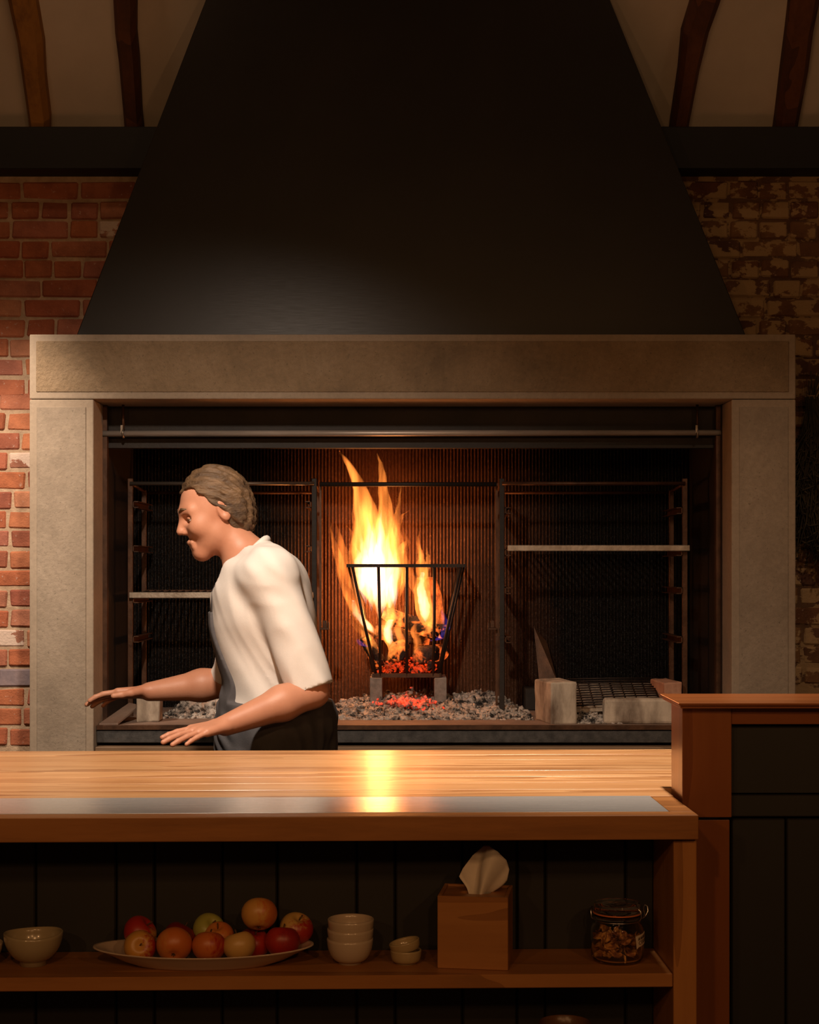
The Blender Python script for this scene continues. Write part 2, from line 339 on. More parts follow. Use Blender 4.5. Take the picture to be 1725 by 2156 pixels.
def lay(xa0, xb0, za, zb, base_key, side):
    z = za; row = 0
    while z < zb:
        xa, xb = (xa0, min(xb0, hood_edge(z, -1))) if base_key == 'brick' else (max(xa0, hood_edge(z, 1)), xb0)
        x = xa - random.choice((0.0, 0.055, 0.11, 0.165)) - random.uniform(0, .02)
        stretchers = row % 3 == 1
        while x < xb - .09:
            isS = stretchers if random.random() < 0.8 else not stretchers
            L = 0.214 if isS else 0.104
            me = random.choice(stretch_me if isS else head_me)
            o = bpy.data.objects.new('brick', me); COL.objects.link(o); o.parent = wall
            o.location = (x + L / 2, WALL + random.uniform(-0.002, 0.004), z + random.uniform(-.0015, .0015))
            o.rotation_euler = (0, R(random.uniform(-.5, .5)), R(random.uniform(-.6, .6)))
            key = base_key
            if base_key == 'brick':
                q = random.random()
                if q < 0.05: key = 'brick_pale'
                elif z < 2.0 and q < 0.075: key = 'brick_blue'
            if not me.materials: me.materials.append(MT['brick'])
            o.material_slots[0].link = 'OBJECT'; o.material_slots[0].material = MT[key]
            x += L + random.uniform(0.009, 0.014)
        z += COURSE; row += 1
lay(-2.0, -1.30, 0.743, 2.10, 'brick', 1)
lay(-2.0, -1.00, 2.10, 2.93, 'brick', 1)
lay(1.08, 1.86, 2.10, 2.93, 'brick_old', 1)
lay(1.34, 1.86, 0.98, 2.09, 'brick_old', 1)
# roof beam along the wall head
bm = new_bm(); zb0, zb1 = Z(356, 5.98), Z(266, 5.98)
box(bm, -3.4, 3.4, 5.98, 6.40, zb0, zb1, 0.004)
tag(obj('trim_1', bm, MT['black']), 'black beam along the wall head, passing behind the hood', kind='structure')
# sloping plaster ceiling rising towards the room
SL = 1.30; zc0 = zb1 - 0.01; 
def zceil(d): return zc0 + SL * (6.12 - d)
bm = new_bm()
ring_loft(bm, [[Vector((x, 6.30, zceil(6.30))), Vector((x, 3.9, zceil(3.9))), Vector((x, 3.9, zceil(3.9) + .06)), Vector((x, 6.30, zceil(6.30) + .06))] for x in (-3.4, 3.4)], True, False)
tag(obj('ceiling', bm, MT['plaster']), 'sloping off-white plaster ceiling between old rafters', kind='structure')
def dz(py):  # depth where the row py meets the underside of the ceiling
    k = (HZ - py) / F
    return (zc0 + SL * 6.12 - CAMZ) / (k + SL)
def rafter(pts, label, jit, mat='rafter'):
    r = thing('rafter', label, 'rafter', kind='structure'); rings = []
    # extend past the picture upwards
    (p0x, p0w, p0y), (p1x, p1w, p1y) = pts[-2], pts[-1]
    ext = [(p1x + (p1x - p0x) / (p1y - p0y) * -q, p1w, p1y - q) for q in (250, 520)]
    for i, (px, hw, py) in enumerate(list(pts) + ext):
        d = dz(py); c = P(px, py, d); hwm = hw / F * d
        nrm = Vector((0, -SL, -1)).normalized(); dep = 0.075
        j = lambda: random.uniform(-jit, jit)
        a = c + Vector((-hwm + j(), 0, 0)); b = c + Vector((hwm + j(), 0, 0))
        rings.append([a - nrm * 0.03, b - nrm * .03, b + nrm * dep * .6, b + nrm * dep + Vector((-hwm * .45, 0, 0)), a + nrm * dep + Vector((hwm * .4, 0, 0)), a + nrm * dep * .65])
    bm = new_bm(); ring_loft(bm, rings, True, False); obj('timber', bm, MT[mat], r); return r
rafter([(88, 20, 300), (86, 20, 240), (76, 22, 150), (68, 25, 80), (52, 28, 0)], 'outermost left rafter, ochre brown and bowed', 0.006, 'rafter_ochre')
rafter([(287, 19, 300), (284, 18, 230), (276, 21, 120), (270, 21, 60), (267, 22, 0)], 'dark knotty rafter just left of the hood', 0.005)
rafter([(1424, 19, 310), (1432, 19, 250), (1446, 22, 140), (1462, 26, 60), (1480, 31, 0)], 'dark rafter just right of the hood', 0.005)
rafter([(1644, 24, 310), (1653, 25, 240), (1668, 27, 140), (1680, 29, 60), (1691, 31, 0)], 'outermost right rafter with a stub cut at its foot', 0.005)

# ================================================================== FIREPLACE
z_lt, z_lb = Z(704, SUR), Z(840, SUR)
s = thing('fireplace_surround', 'pale stone fireplace surround of two columns and a lintel', 'fireplace', (0, SUR, 0))
def stone_part(name, x0, x1, z0, z1, dep, mg, bottom_margin=True):
    bm = new_bm(); box(bm, x0, x1, SUR, SUR + dep, z0, z1, 0.004, 2); p = obj(name, bm, MT['stone_edge'], s)
    bm = new_bm(); box(bm, x0 + mg, x1 - mg, SUR - 0.003, SUR + 0.02, z0 + (mg if bottom_margin else 0.01), z1 - mg, 0.0025, 1)
    obj('tooled_field', bm, MT['stone_field'] if name == 'lintel' else MT['stone'], p); return p
XL0, XL1, XR0, XR1 = X(62, SUR), X(197, SUR), X(1541, SUR), X(1676, SUR)
stone_part('lintel', XL0, XR1, z_lb, z_lt, 0.485, 0.024)
stone_part('column', XL0, XL1, 0.0, z_lb - 0.002, 0.17, 0.026, False)
stone_part('column', XR0, XR1, 0.0, z_lb - 0.002, 0.17, 0.026, False)
# hood
zt = Z(0, HOOD); x0a, x0b, x1a, x1b = X(160, HOOD), X(1572, HOOD), X(433, HOOD), X(1285, HOOD)
ztop = 4.3; kk = (ztop - z_lt) / (zt - z_lt)
xa, xb = x0a + (x1a - x0a) * kk, x0b + (x1b - x0b) * kk
hood = thing('extractor_hood', 'large black steel extractor hood tapering up from the stone lintel', 'hood', (0, HOOD, z_lt))
bm = new_bm()
ring_loft(bm, [[Vector((l, HOOD, z)), Vector((r_, HOOD, z)), Vector((r_, 6.09, z)), Vector((l, 6.09, z))] for l, r_, z in ((x0a, x0b, z_lt + 0.0005), (xa, xb, ztop))], True, False)
bmesh.ops.bevel(bm, geom=list(bm.edges), offset=0.003, segments=1, affect='EDGES')
obj('hood_shell', bm, MT['hood'], hood)
bm = new_bm(); box(bm, x0a - .001, x0b + .001, HOOD - 0.004, HOOD + 0.003, z_lt + 0.0005, z_lt + 0.007); obj('bottom_flange', bm, MT['black'], hood)
# firebox
FL, FR, FB, HZH = X(213, 5.77), X(1521, 5.77), 6.45, 0.825
fb = thing('firebox', 'sooty steel firebox with ribbed back inside the stone surround', 'firebox', (0, 5.77, HZH))
bm = new_bm(); pitch = 0.0140; npx = int((FR - FL) / pitch); rib = []
prof = [(0, 0), (.18, -.0045), (.38, -.0065), (.58, -.0045), (.76, 0), (.88, .002)]
for i in range(npx + 1):
    for a, dy in prof:
        x = FL + (i + a) * pitch
        if x <= FR: rib.append((x, dy))
rows = [HZH - 0.02 + (2.28 - HZH + .02) * k / 10 for k in range(11)]
grid = [[bm.verts.new((x, FB + dy, z)) for x, dy in rib] for z in rows]
for a, b in zip(grid[:-1], grid[1:]):
    for i in range(len(rib) - 1): f = bm.faces.new((a[i], a[i + 1], b[i + 1], b[i])); f.smooth = True
vsb = [bm.verts.new((x, FB + .02, z)) for x, z in ((FL, rows[0]), (FR, rows[0]), (FR, rows[-1]), (FL, rows[-1]))]; bm.faces.new(vsb)
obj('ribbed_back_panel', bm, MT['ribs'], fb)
for x0, x1 in ((FL - .02, FL), (FR, FR + .02)):
    bm = new_bm(); box(bm, x0, x1, 5.775, FB + .02, HZH - .02, 2.28); obj('side_panel', bm, MT['soot'], fb)
bm = new_bm(); box(bm, FL, FR, 5.86, 5.875, Z(943, 5.86), Z(834, 5.86) + .2); box(bm, FL, FR, 5.85, 5.90, Z(943, 5.85), Z(937, 5.85)); obj('smoke_plate', bm, MT['soot'], fb)
bm = new_bm(); box(bm, FL, FR, 5.78, FB, 2.22, 2.26); obj('throat_plate', bm, MT['soot'], fb)
for x0, x1 in ((FL, FL + .016), (FR - .016, FR)):
    bm = new_bm(); box(bm, x0, x1, 5.80, 5.83, HZH, 2.0); obj('corner_angle', bm, MT['rust'], fb)
# hearth
hz_ = thing('hearth', 'dusty raised hearth slab with dark stone front edge', 'hearth', (0, 5.65, 0))
bm = new_bm(); box(bm, XL1 + .003, XR0 - .003, 5.652, 5.772, Z(1538, 5.65), HZH, .003); box(bm, FL, FR, 5.772, FB + .0, Z(1538, 5.65), HZH); obj('slab', bm, MT['hearthstone'], hz_)
bm = new_bm(); box(bm, XL1 + .002, XR0 - .002, 5.640, 5.655, Z(1537, 5.64), Z(1527, 5.64) , .001); obj('steel_lip', bm, MT['rust'], hz_)
bm = new_bm(); box(bm, XL1 + .002, XR0 - .002, 5.645, 5.77, Z(1564, 5.645), Z(1539, 5.645), .002); obj('front_edge', bm, MT['slate'], hz_)
bm = new_bm(); box(bm, XL1 + .002, XR0 - .002, 5.72, 5.77, 0.0, Z(1564, 5.645)); obj('plinth', bm, MT['soot'], hz_)
bm = new_bm(); box(bm, XL1 + .002, XR0 - .002, 5.61, 5.715, Z(1600, 5.62), Z(1573, 5.61), .003); obj('ledge', bm, MT['ledge'], hz_)
# utensil rail
rr = thing('utensil_rail', 'long bare steel rail hung across the fireplace opening', 'rail', P(862, 912, 5.80))
bm = new_bm(); tube(bm, [P(209, 913, 5.80), P(1520, 911, 5.80)], 0.0110, 14); obj('tube', bm, MT['rail_steel'], rr)
for px in (260, 1468):
    bm = new_bm(); q = P(px, 845, 5.80); e = P(px, 908, 5.80)
    tube(bm, [(q.x, 5.795, z_lb), (q.x, 5.795, e.z)], 0.005, 8); h = obj('hanger', bm, MT['rust'], rr)
    bm = new_bm(); e2 = P(px, 912, 5.80)
    tube(bm, [e2 + Vector((0, .0165 * math.cos(a), .0165 * math.sin(a) + 0.0)) for a in [2 * math.pi * k / 14 for k in range(15)]], 0.0042, 6)
    bar(bm, e2 + Vector((-.004, -.013, .0)), e2 + Vector((-.004, -.013, .028)), .008, .006); obj('clamp', bm, MT['steel'], h)

# grill frames: posts, top bars, rails that carry the grates
FD, BD = 6.05, 6.36
def frame_(name, label, pxs, rails, ztop_):
    o = thing(name, label, 'grill frame', (X(sum(pxs) / 2, FD), FD, HZH))
    for px in pxs:
        x = X(px, FD)
        for d in (FD, BD):
            bm = new_bm(); box(bm, x - .010, x + .010, d - .008, d + .008, HZH, ztop_ + (.02 if d == FD else -.01), .0015); obj('post', bm, MT['soot'] if (d == FD and 500 < px < 1200) else MT['rust'], o)
        for py in rails:
            z = Z(py, FD); inw = 1 if px == pxs[0] else -1
            bm = new_bm()
            xx = x + inw * .012
            box(bm, min(xx, xx + inw * .022), max(xx, xx + inw * .022), FD - .02, BD + .01, z - .014, z - .010, .0005)
            box(bm, min(xx, xx + inw * .004), max(xx, xx + inw * .004), FD - .02, BD + .01, z - .014, z + .012, .0005)
            box(bm, min(xx, xx + inw * .022), max(xx, xx + inw * .022), FD - .02, BD + .01, z + .008, z + .012, .0005)
            obj('slide_rail', bm, MT['rust'], o)
    bm = new_bm(); tube(bm, [(X(pxs[0], FD), FD - .014, ztop_), (X(pxs[1], FD), FD - .014, ztop_)], 0.0075, 10); obj('top_bar', bm, MT['steel'] if pxs[0] < 600 else MT['rust'], o)
    bm = new_bm(); tube(bm, [(X(pxs[0], FD), BD, ztop_ - .02), (X(pxs[1], FD), BD, ztop_ - .02)], 0.0065, 8); obj('rear_bar', bm, MT['rust'], o)
    for px in pxs:
        x = X(px, FD); bm = new_bm(); tube(bm, [(x, FD, ztop_), (x, BD, ztop_ - .015)], 0.0065, 8); obj('side_bar', bm, MT['rust'], o)
    return o
ZT = Z(1018, FD - .014)
frame_('grill_rig', 'steel grill frame in the left bay behind the cook', (275, 662), (1062, 1155, 1262, 1345), ZT)
frame_('grill_rig', 'steel grill frame in the right bay of the fireplace', (1057, 1442), (1075, 1163, 1243, 1346), ZT)
cb = thing('pot_bar', 'blackened bar spanning the middle bay above the flames', 'pot bar', (X(862, 6.03), 6.03, ZT - .004))
bm = new_bm(); tube(bm, [(X(673, 6.02), 6.02, ZT - .004), (X(1046, 6.02), 6.02, ZT - .004)], 0.0085, 10); obj('bar', bm, MT['soot'], cb)
for px in (675, 1046):
    bm = new_bm(); x = X(px, 6.06); sg = 1 if px < 800 else -1
    bar(bm, (x, 6.06, HZH), (x, 6.06, ZT + .002), .008, .010); obj('upright', bm, MT['rust'], cb)
    bm = new_bm(); z = Z(1318, 6.06)
    box(bm, min(x, x + sg * .036), max(x, x + sg * .036), 6.03, 6.06, z - .014, z - .006, .001); box(bm, x + sg * .018 - .008, x + sg * .018 + .008, 6.03, 6.05, z - .006, z + .022, .001); box(bm, x + sg * .033 - .003, x + sg * .033 + .003, 6.03, 6.05, z - .006, z + .014); obj('hook_lug', bm, MT['rust'], cb)
def grate(label, pa, pb, py, tilt=0.0):
    z = Z(py, FD - .03); xa_, xb_ = X(pa, FD - .03), X(pb, FD - .03)
    o = thing('grill_grate', label, 'grate', ((xa_ + xb_) / 2, FD - .03, z))
    bm = new_bm(); box(bm, xa_, xb_, FD - .034, FD - .026, z - .0115, z + .0115, .002); obj('front_bar', bm, MT['grate_steel'], o)
    bm = new_bm(); box(bm, xa_ + .01, xb_ - .01, BD - .01, BD - .004, z + .004, z + .016, .001); obj('back_bar', bm, MT['rust'], o)
    n = 24
    for i in range(n):
        x = xa_ + .02 + (xb_ - xa_ - .04) * i / (n - 1); bm = new_bm(); tube(bm, [(x, FD - .027, z + .004), (x, BD - .006, z + .010)], 0.0042, 6); obj('rod', bm, MT['iron'], o)
grate('grill grate in the left bay, its pale front edge crossing behind the cook', 272, 660, 1253)
grate('grill grate with pale steel front edge in the right bay', 1069, 1453, 1154)

# fire basket
bk = thing('fire_basket', 'tapered iron fire basket holding the burning logs', 'fire basket', (X(857, 6.17), 6.17, Z(1425, 6.17)))
TF, TBk, BF, BB = 6.15, 6.40, 6.18, 6.36
zt_, zb_ = Z(1191, TF), Z(1422, BF)
tl, tr, bl, br = X(733, TF), X(978, TF), X(787, BF), X(926, BF)
bm = new_bm(); bar(bm, (tl - .005, TF, zt_), (tr + .005, TF, zt_), .014, .013); p = obj('top_rail', bm, MT['iron'], bk)
for a, b in (((tl, TF, zt_), (tl, TBk, zt_)), ((tr, TF, zt_), (tr, TBk, zt_)), ((tl, TBk, zt_), (tr, TBk, zt_))):
    bm = new_bm(); bar(bm, a, b, .012, .012); obj('top_rail', bm, MT['iron'], bk)
for a, b in (((bl, BF, zb_), (br, BF, zb_)), ((bl, BF, zb_), (bl, BB, zb_)), ((br, BF, zb_), (br, BB, zb_)), ((bl, BB, zb_), (br, BB, zb_))):
    bm = new_bm(); bar(bm, a, b, .013, .016); obj('bottom_rail', bm, MT['rust'], bk)
for k, (pt, pb2) in enumerate(((742, 792), (797, 801), (857, 857), (915, 912), (971, 922))):
    for d0, d1 in ((TF, BF), (TBk, BB)):
        bm = new_bm(); a = Vector((X(pt, TF), d0, zt_ + .002)); b = Vector((X(pb2, BF), d1, zb_ - (.012 if k in (1, 2, 3) else 0)))
        m_ = a.lerp(b, .5) + Vector((random.uniform(-.003, .003), 0, 0)); tube(bm, [a, m_, b], 0.0062, 8); obj('basket_bar', bm, MT['iron'], bk)
for sx_t, sx_b in ((tl, bl), (tr, br)):
    for q in (.33, .67):
        bm = new_bm(); tube(bm, [(sx_t, TF + (TBk - TF) * q, zt_), (sx_b, BF + (BB - BF) * q, zb_)], 0.0058, 8); obj('basket_bar', bm, MT['iron'], bk)
for q in range(6):
    bm = new_bm(); x = bl + (br - bl) * (q + .5) / 6; tube(bm, [(x, BF, zb_), (x, BB, zb_)], .005, 6); obj('floor_bar', bm, MT['iron'], bk)
for lab, px in (('concrete block under the left front of the fire basket', 792), ('concrete block under the right front of the fire basket', 928)):
    x = X(px, 6.17); bm = new_bm(); box(bm, x - .024, x + .024, 6.165, 6.375, HZH, zb_ - .0085, .003, 2, .001); tag(obj('support_block', bm, MT['concrete'], None, (x, 6.2, HZH)), lab, 'block', 'blocks under the fire basket')

# logs
def log(name, label, a, b, r0, r1, m, n=14, rough=.12):
    a = Vector(a); b = Vector(b); rings = []; t = (b - a).normalized()
    ref = Vector((0, 0, 1)) if abs(t.z) < .9 else Vector((1, 0, 0)); u = t.cross(ref).normalized(); v = u.cross(t)
    sd = random.uniform(0, 50); ns = 9
    for i in range(ns + 1):
        q = i / ns; p = a.lerp(b, q); r = r0 + (r1 - r0) * q; e = .82 if i in (0, ns) else 1
        rings.append([p + (u * math.cos(w_) + v * math.sin(w_)) * r * e * (1 + rough * mnoise.noise(Vector((math.cos(w_) * 1.6 + sd, math.sin(w_) * 1.6, q * 3)))) for w_ in [2 * math.pi * k / n for k in range(n)]])
    bm = new_bm(); ring_loft(bm, rings, True, True)
    o = obj(name, bm, m, None, a.lerp(b, .5)); tag(o, label, 'log'); return o
log('log', 'charred log leaning diagonally across the middle of the fire', P(808, 1290, 6.27), P(925, 1335, 6.24), .030, .032, MT['char'])
log('log', 'short blackened log lying end-on at the basket front', P(836, 1375, 6.200), P(846, 1360, 6.34), .038, .034, MT['char'])
log('log', 'scorched grey log at the right foot of the basket', P(880, 1382, 6.22), P(935, 1372, 6.32), .036, .034, MT['bark'])
log('log', 'burnt log end poking out at the left of the basket', P(768, 1340, 6.24), P(800, 1400, 6.30), .026, .030, MT['char'])
log('log', 'dark log glowing at the right rim of the basket', P(885, 1325, 6.30), P(945, 1330, 6.26), .030, .028, MT['char'])
log('log', 'thick log resting across the back of the basket', P(790, 1330, 6.34), P(905, 1345, 6.33), .030, .030, MT['bark'])
# split log standing at right, wedge shaped
a, b = P(900, 1215, 6.30), P(915, 1325, 6.30); bm = new_bm()
tri = lambda c, s_: [c + Vector((-.052 * s_, -.01, .0)), c + Vector((.052 * s_, -.035, -.012)), c + Vector((.04 * s_, .045, 0)), c + Vector((-.03 * s_, .05, 0))]
ring_loft(bm, [tri(a, .8), tri(a.lerp(b, .3), 1.0), tri(a.lerp(b, .7), .95), tri(b, .75)], True, False)
bmesh.ops.bevel(bm, geom=list(bm.edges), offset=.003, segments=1, affect='EDGES')
tag(obj('log', bm, MT['split'], None, a.lerp(b, .5)), 'split log standing upright at right of fire with orange cut face', 'log')
def chunks(bm, n, sampler, smin, smax):
    for _ in range(n):
        p = sampler(); s_ = random.uniform(smin, smax) if random.random() < .90 else smax * random.uniform(1, 2.0)
        vs = bmesh.ops.create_icosphere(bm, subdivisions=1, radius=s_)['verts']
        rot = Matrix.Rotation(random.uniform(0, 6.28), 3, Vector((random.random(), random.random(), random.random() + .1)).normalized())
        sc_ = Vector((random.uniform(.7, 1.5), random.uniform(.6, 1.2), random.uniform(.4, .9)))
        for v_ in vs:
            v_.co = rot @ Vector((v_.co.x * sc_.x, v_.co.y * sc_.y, v_.co.z * sc_.z)) * random.uniform(.8, 1.2) + p
bm = new_bm(); chunks(bm, 320, lambda: Vector((random.uniform(bl + .02, br - .02), random.uniform(BF + .01, BB - .01), zb_ + .012 + abs(random.gauss(0, .022)))), .004, .0095)
tag(obj('ember_bed', bm, MT['ember'], None, (X(857, 6.27), 6.27, zb_)), 'bed of glowing red embers in the bottom of the basket', 'embers', kind='stuff')
# ash on the hearth
def ash_heap(name, label, x0, x1, y0, y1, hgt, nchunk, m, cat='ash', sm=(.0028, .0085)):
    nx, ny = int((x1 - x0) / .012) + 2, int((y1 - y0) / .012) + 2
    def H(x, y):
        u_ = (x - x0) / (x1 - x0); v_ = (y - y0) / (y1 - y0)
        e = min(1, 6 * u_, 6 * (1 - u_)) * min(1, 3.0 * v_)
        return HZH + max(0.0, e) * hgt * (.45 + .5 * v_ + .7 * mnoise.noise(Vector((x * 9, y * 9, 3))) + .35 * mnoise.noise(Vector((x * 40, y * 40, 3)))) - .002
    bm = new_bm(); g = [[bm.verts.new((x0 + (x1 - x0) * i / (nx - 1), y0 + (y1 - y0) * j / (ny - 1), 0)) for i in range(nx)] for j in range(ny)]
    for row_ in g:
        for v_ in row_: v_.co.z = H(v_.co.x, v_.co.y)
    for j in range(ny - 1):
        for i in range(nx - 1): f = bm.faces.new((g[j][i], g[j][i + 1], g[j + 1][i + 1], g[j + 1][i])); f.smooth = True
    def smp():
        x = random.uniform(x0, x1); y = y0 + (y1 - y0) * random.random() ** 1.3
        return Vector((x, y, H(x, y) + .002))
    chunks(bm, nchunk, smp, *sm)
    return tag(obj(name, bm, m, None, ((x0 + x1) / 2, (y0 + y1) / 2, HZH)), label, cat, kind='stuff')
ash_heap('ash_heap', 'long heap of pale ash and cinders under the fire basket', X(676, 6.0), X(1120, 6.0), 5.90, 6.42, .055, 1900, MT['ash'])
ash_heap('ash_heap', 'heap of grey ash in the left bay behind the cook', X(338, 6.0), X(650, 6.0), 5.96, 6.42, .085, 1000, MT['ash'])
ash_heap('ash_heap', 'small drift of ash and chips between the two firebricks', X(1208, 5.9), X(1300, 5.9), 5.76, 6.0, .03, 260, MT['ash'])
bm = new_bm(); chunks(bm, 330, lambda: Vector((random.gauss(X(850, 6.1), .055), random.gauss(6.12, .05), HZH + .030 + abs(random.gauss(.006, .016)))), .004, .010)
tag(obj('fallen_embers', bm, MT['ashember'], None, (X(850, 6.1), 6.1, HZH)), 'red embers fallen in the ash below the basket', 'embers', kind='stuff')
# firebricks and oddments
def rbrick(name, label, cat, c, sx, sy, sz, rz, m, rx=0, jit=.003, bev=.006, grp=None):
    bm = new_bm(); box(bm, -sx / 2, sx / 2, -sy / 2, sy / 2, 0, sz, bev, 2, jit)
    bmesh.ops.subdivide_edges(bm, edges=[e for e in bm.edges if e.calc_length() > .03], cuts=3, use_grid_fill=True)
    for v_ in bm.verts: v_.co += Vector([.0022 * mnoise.noise(v_.co * 38 + Vector((k * 9, 0, 0))) for k in range(3)])
    o = place(name, mesh_of(name, bm), m); o.location = c; o.rotation_euler = (R(rx), 0, R(rz)); return tag(o, label, cat, grp)
rbrick('firebrick', 'scorched firebrick standing on its short side at the left of the right bay', 'firebrick', (X(1172, 5.82), 5.845, HZH), .098, .19, .155, 14, MT['firebrick'], jit=.004)
rbrick('firebrick', 'pale weathered firebrick lying along the hearth front on the right', 'firebrick', (X(1352, 5.83), 5.80, HZH), .30, .10, .088, -3, MT['firebrick'], jit=.006, bev=.010)
rbrick('firebrick', 'firebrick behind the wire rack in the right bay corner', 'firebrick', (X(1402, 6.1), 6.10, HZH), .07, .22, .135, 6, MT['firebrick_pink'])
rbrick('firebrick', 'cracked pale firebrick standing upright in the left bay', 'firebrick', (X(313, 5.85), 5.86, HZH), .090, .07, .115, 2, MT['firebrick'])
bm = new_bm(); a = P(205, 1540, 5.69); 
q = [Vector((X(209, 5.68), 5.68, HZH + .002)), Vector((X(246, 5.68), 5.70, HZH + .002)), Vector((X(290, 5.86), 5.90, HZH + .05)), Vector((X(268, 5.9), 5.94, HZH + .055))]
ring_loft(bm, [q, [p_ + Vector((0, .002, .007)) for p_ in q]], True, False)
tag(obj('steel_plate', bm, MT['hearthstone'], None, q[0]), 'flat ashy plate lying slanted at the left end of the hearth', 'plate')
# patch of light on the right bay's back, built as a leaning plate
bm = new_bm(); q = [P(1136, 1438, 6.36), P(1175, 1438, 6.36), P(1152, 1352, 6.425), P(1124, 1318, 6.425)]
ring_loft(bm, [q, [p_ + Vector((0, .007, .001)) for p_ in q]], True, False)
o = tag(obj('light_patch', bm, MT['rust'], None, q[0]), 'patch of light on the ribbed back in the right bay, built as a narrow plate', 'plate')
bm = new_bm(); box(bm, X(1105, 6.3), X(1415, 6.3), 6.30, 6.43, HZH, HZH + .09, .004); tag(obj('coal_trough', bm, MT['soot'], None, (X(1260, 6.3), 6.36, HZH)), 'low sooty trough along the back of the right bay', 'trough')
# wire rack
rk = thing('wire_rack', 'sloping wire rack lying behind the firebricks in the right bay', 'rack', (X(1300, 6.05), 6.05, HZH))
ra, rb_, rc, rd = P(1205, 1486, 5.93), P(1392, 1478, 5.93), P(1372, 1428, 6.28), P(1192, 1430, 6.28)
def rp(u_, v_): return (ra.lerp(rb_, u_)).lerp(rd.lerp(rc, u_), v_)
for i in range(12):
    bm = new_bm(); v_ = i / 11; tube(bm, [rp(0, v_), rp(.5, v_) + Vector((0, 0, .002)), rp(1, v_)], .0032, 6); obj('rack_wire', bm, MT['iron'], rk)
for i in range(9):
    bm = new_bm(); u_ = i / 8; tube(bm, [rp(u_, 0) + Vector((0, 0, -.005)), rp(u_, 1) + Vector((0, 0, -.005))], .0032 if i in (0, 4, 8) else .0022, 6); obj('rack_wire', bm, MT['iron'], rk)
bm = new_bm(); q = [rp(0, 0), rp(1, 0), rp(1, 1), rp(0, 1)]; q = [p_ + Vector((0, 0, -.016)) for p_ in q]
ring_loft(bm, [q, [p_ + Vector((0, 0, -.01)) for p_ in q]], True, False); obj('drip_tray', bm, MT['firebrick'], rk)
for u_, v_ in ((.03, .03), (.97, .03), (.03, .97), (.97, .97)):
    bm = new_bm(); p_ = rp(u_, v_); bar(bm, (p_.x, p_.y, HZH), p_ + Vector((0, 0, -.006)), .008, .008); obj('rack_leg', bm, MT['iron'], rk)

# ---- flames: volumes of glowing gas, one closed tongue each
fire = thing('fire', 'tall yellow and orange flames rising from the basket', 'fire', P(812, 1400, 6.26))
def smooth_pts(pts, n):
    out = []; m = len(pts)
    for i in range(n + 1):
        t_ = i / n * (m - 1); k = min(int(t_), m - 2); u_ = t_ - k
        p0, p1, p2, p3 = (np.array(pts[max(0, min(m - 1, k + j))], float) for j in (-1, 0, 1, 2))
        out.append(.5 * ((2 * p1) + (-p0 + p2) * u_ + (2 * p0 - 5 * p1 + 4 * p2 - p3) * u_ ** 2 + (-p0 + 3 * p1 - 3 * p2 + p3) * u_ ** 3))
    return out
def tongue(pts, d, m, flat=.8, wob=.24, dlean=0.0):
    S = smooth_pts(pts, 26); sd = random.uniform(0, 99); rings = []; L = len(S)
    for i, (px, py, hw) in enumerate(S):
        dd = d + dlean * i / L; c = P(px, py, dd); r = max(hw, .6) / F * dd * min(1.0, (i + .3) / 4.5)
        ring = []
        for k in range(14):
            w_ = 2 * math.pi * k / 14
            j = 1 + wob * mnoise.noise(Vector((math.cos(w_) * 1.3 + sd, math.sin(w_) * 1.3, i * .22))) * 1.6
            ring.append(c + Vector((math.cos(w_) * r * j + .004 * mnoise.noise(Vector((i * .55, sd, 7))), math.sin(w_) * r * flat * j, 0)))
        rings.append(ring)
    bm = new_bm(); ring_loft(bm, rings, True, True); return obj('flame_tongue', bm, m, fire)
FLM, COR, THN, BLU = MT['flame'], MT['flame_core'], MT['flame_thin'], MT['flame_blue']
tongue([(800, 1300, 20), (792, 1250, 40), (786, 1190, 44), (778, 1130, 40), (770, 1080, 27), (760, 1040, 17), (748, 1005, 11), (733, 975, 7), (714, 950, 1)], 6.26, FLM)
tongue([(815, 1300, 16), (812, 1240, 36), (812, 1180, 36), (815, 1120, 25), (812, 1075, 16), (806, 1035, 12), (806, 1000, 8), (800, 975, 4), (794, 955, .6)], 6.28, FLM)
rc = random.Random(5)
for bx, by, tx, ty, w_ in ((770, 1275, 758, 1120, 13), (782, 1290, 774, 1085, 14), (796, 1300, 786, 1100, 15), (808, 1300, 803, 1075, 14), (820, 1290, 818, 1120, 13), (832, 1280, 834, 1150, 11), (760, 1250, 750, 1150, 10), (800, 1260, 796, 1130, 15)):
    tongue([(bx, by, 5)] + [(bx + (tx - bx) * q + rc.uniform(-4, 4), by + (ty - by) * q, w_ * f_) for q, f_ in ((.2, .8), (.42, 1), (.62, .85), (.8, .5))] + [(tx, ty, .6)], rc.uniform(6.22, 6.29), COR, .9, .3)
tongue([(838, 1270, 10), (842, 1210, 20), (838, 1150, 16), (834, 1105, 9), (838, 1070, 5), (842, 1050, 3), (844, 1022, .6)], 6.27, FLM)
tongue([(832, 1140, 5), (840, 1105, 6), (846, 1085, 4), (854, 1080, 2), (862, 1074, .5)], 6.28, THN)
tongue([(836, 1200, 8), (840, 1165, 10), (850, 1145, 6), (855, 1138, .8)], 6.23, FLM)
tongue([(905, 1340, 8), (897, 1300, 18), (888, 1255, 18), (889, 1215, 14), (886, 1180, 9), (883, 1155, 5), (882, 1132, .6)], 6.20, FLM)
tongue([(897, 1310, 8), (892, 1270, 12), (887, 1240, 9), (890, 1205, 4)], 6.20, COR, .9)
tongue([(893, 1225, 6), (900, 1195, 6), (901, 1170, 4), (897, 1150, .6)], 6.21, FLM)
tongue([(872, 1250, 8), (866, 1215, 9), (858, 1185, 6), (858, 1162, .6)], 6.30, THN)
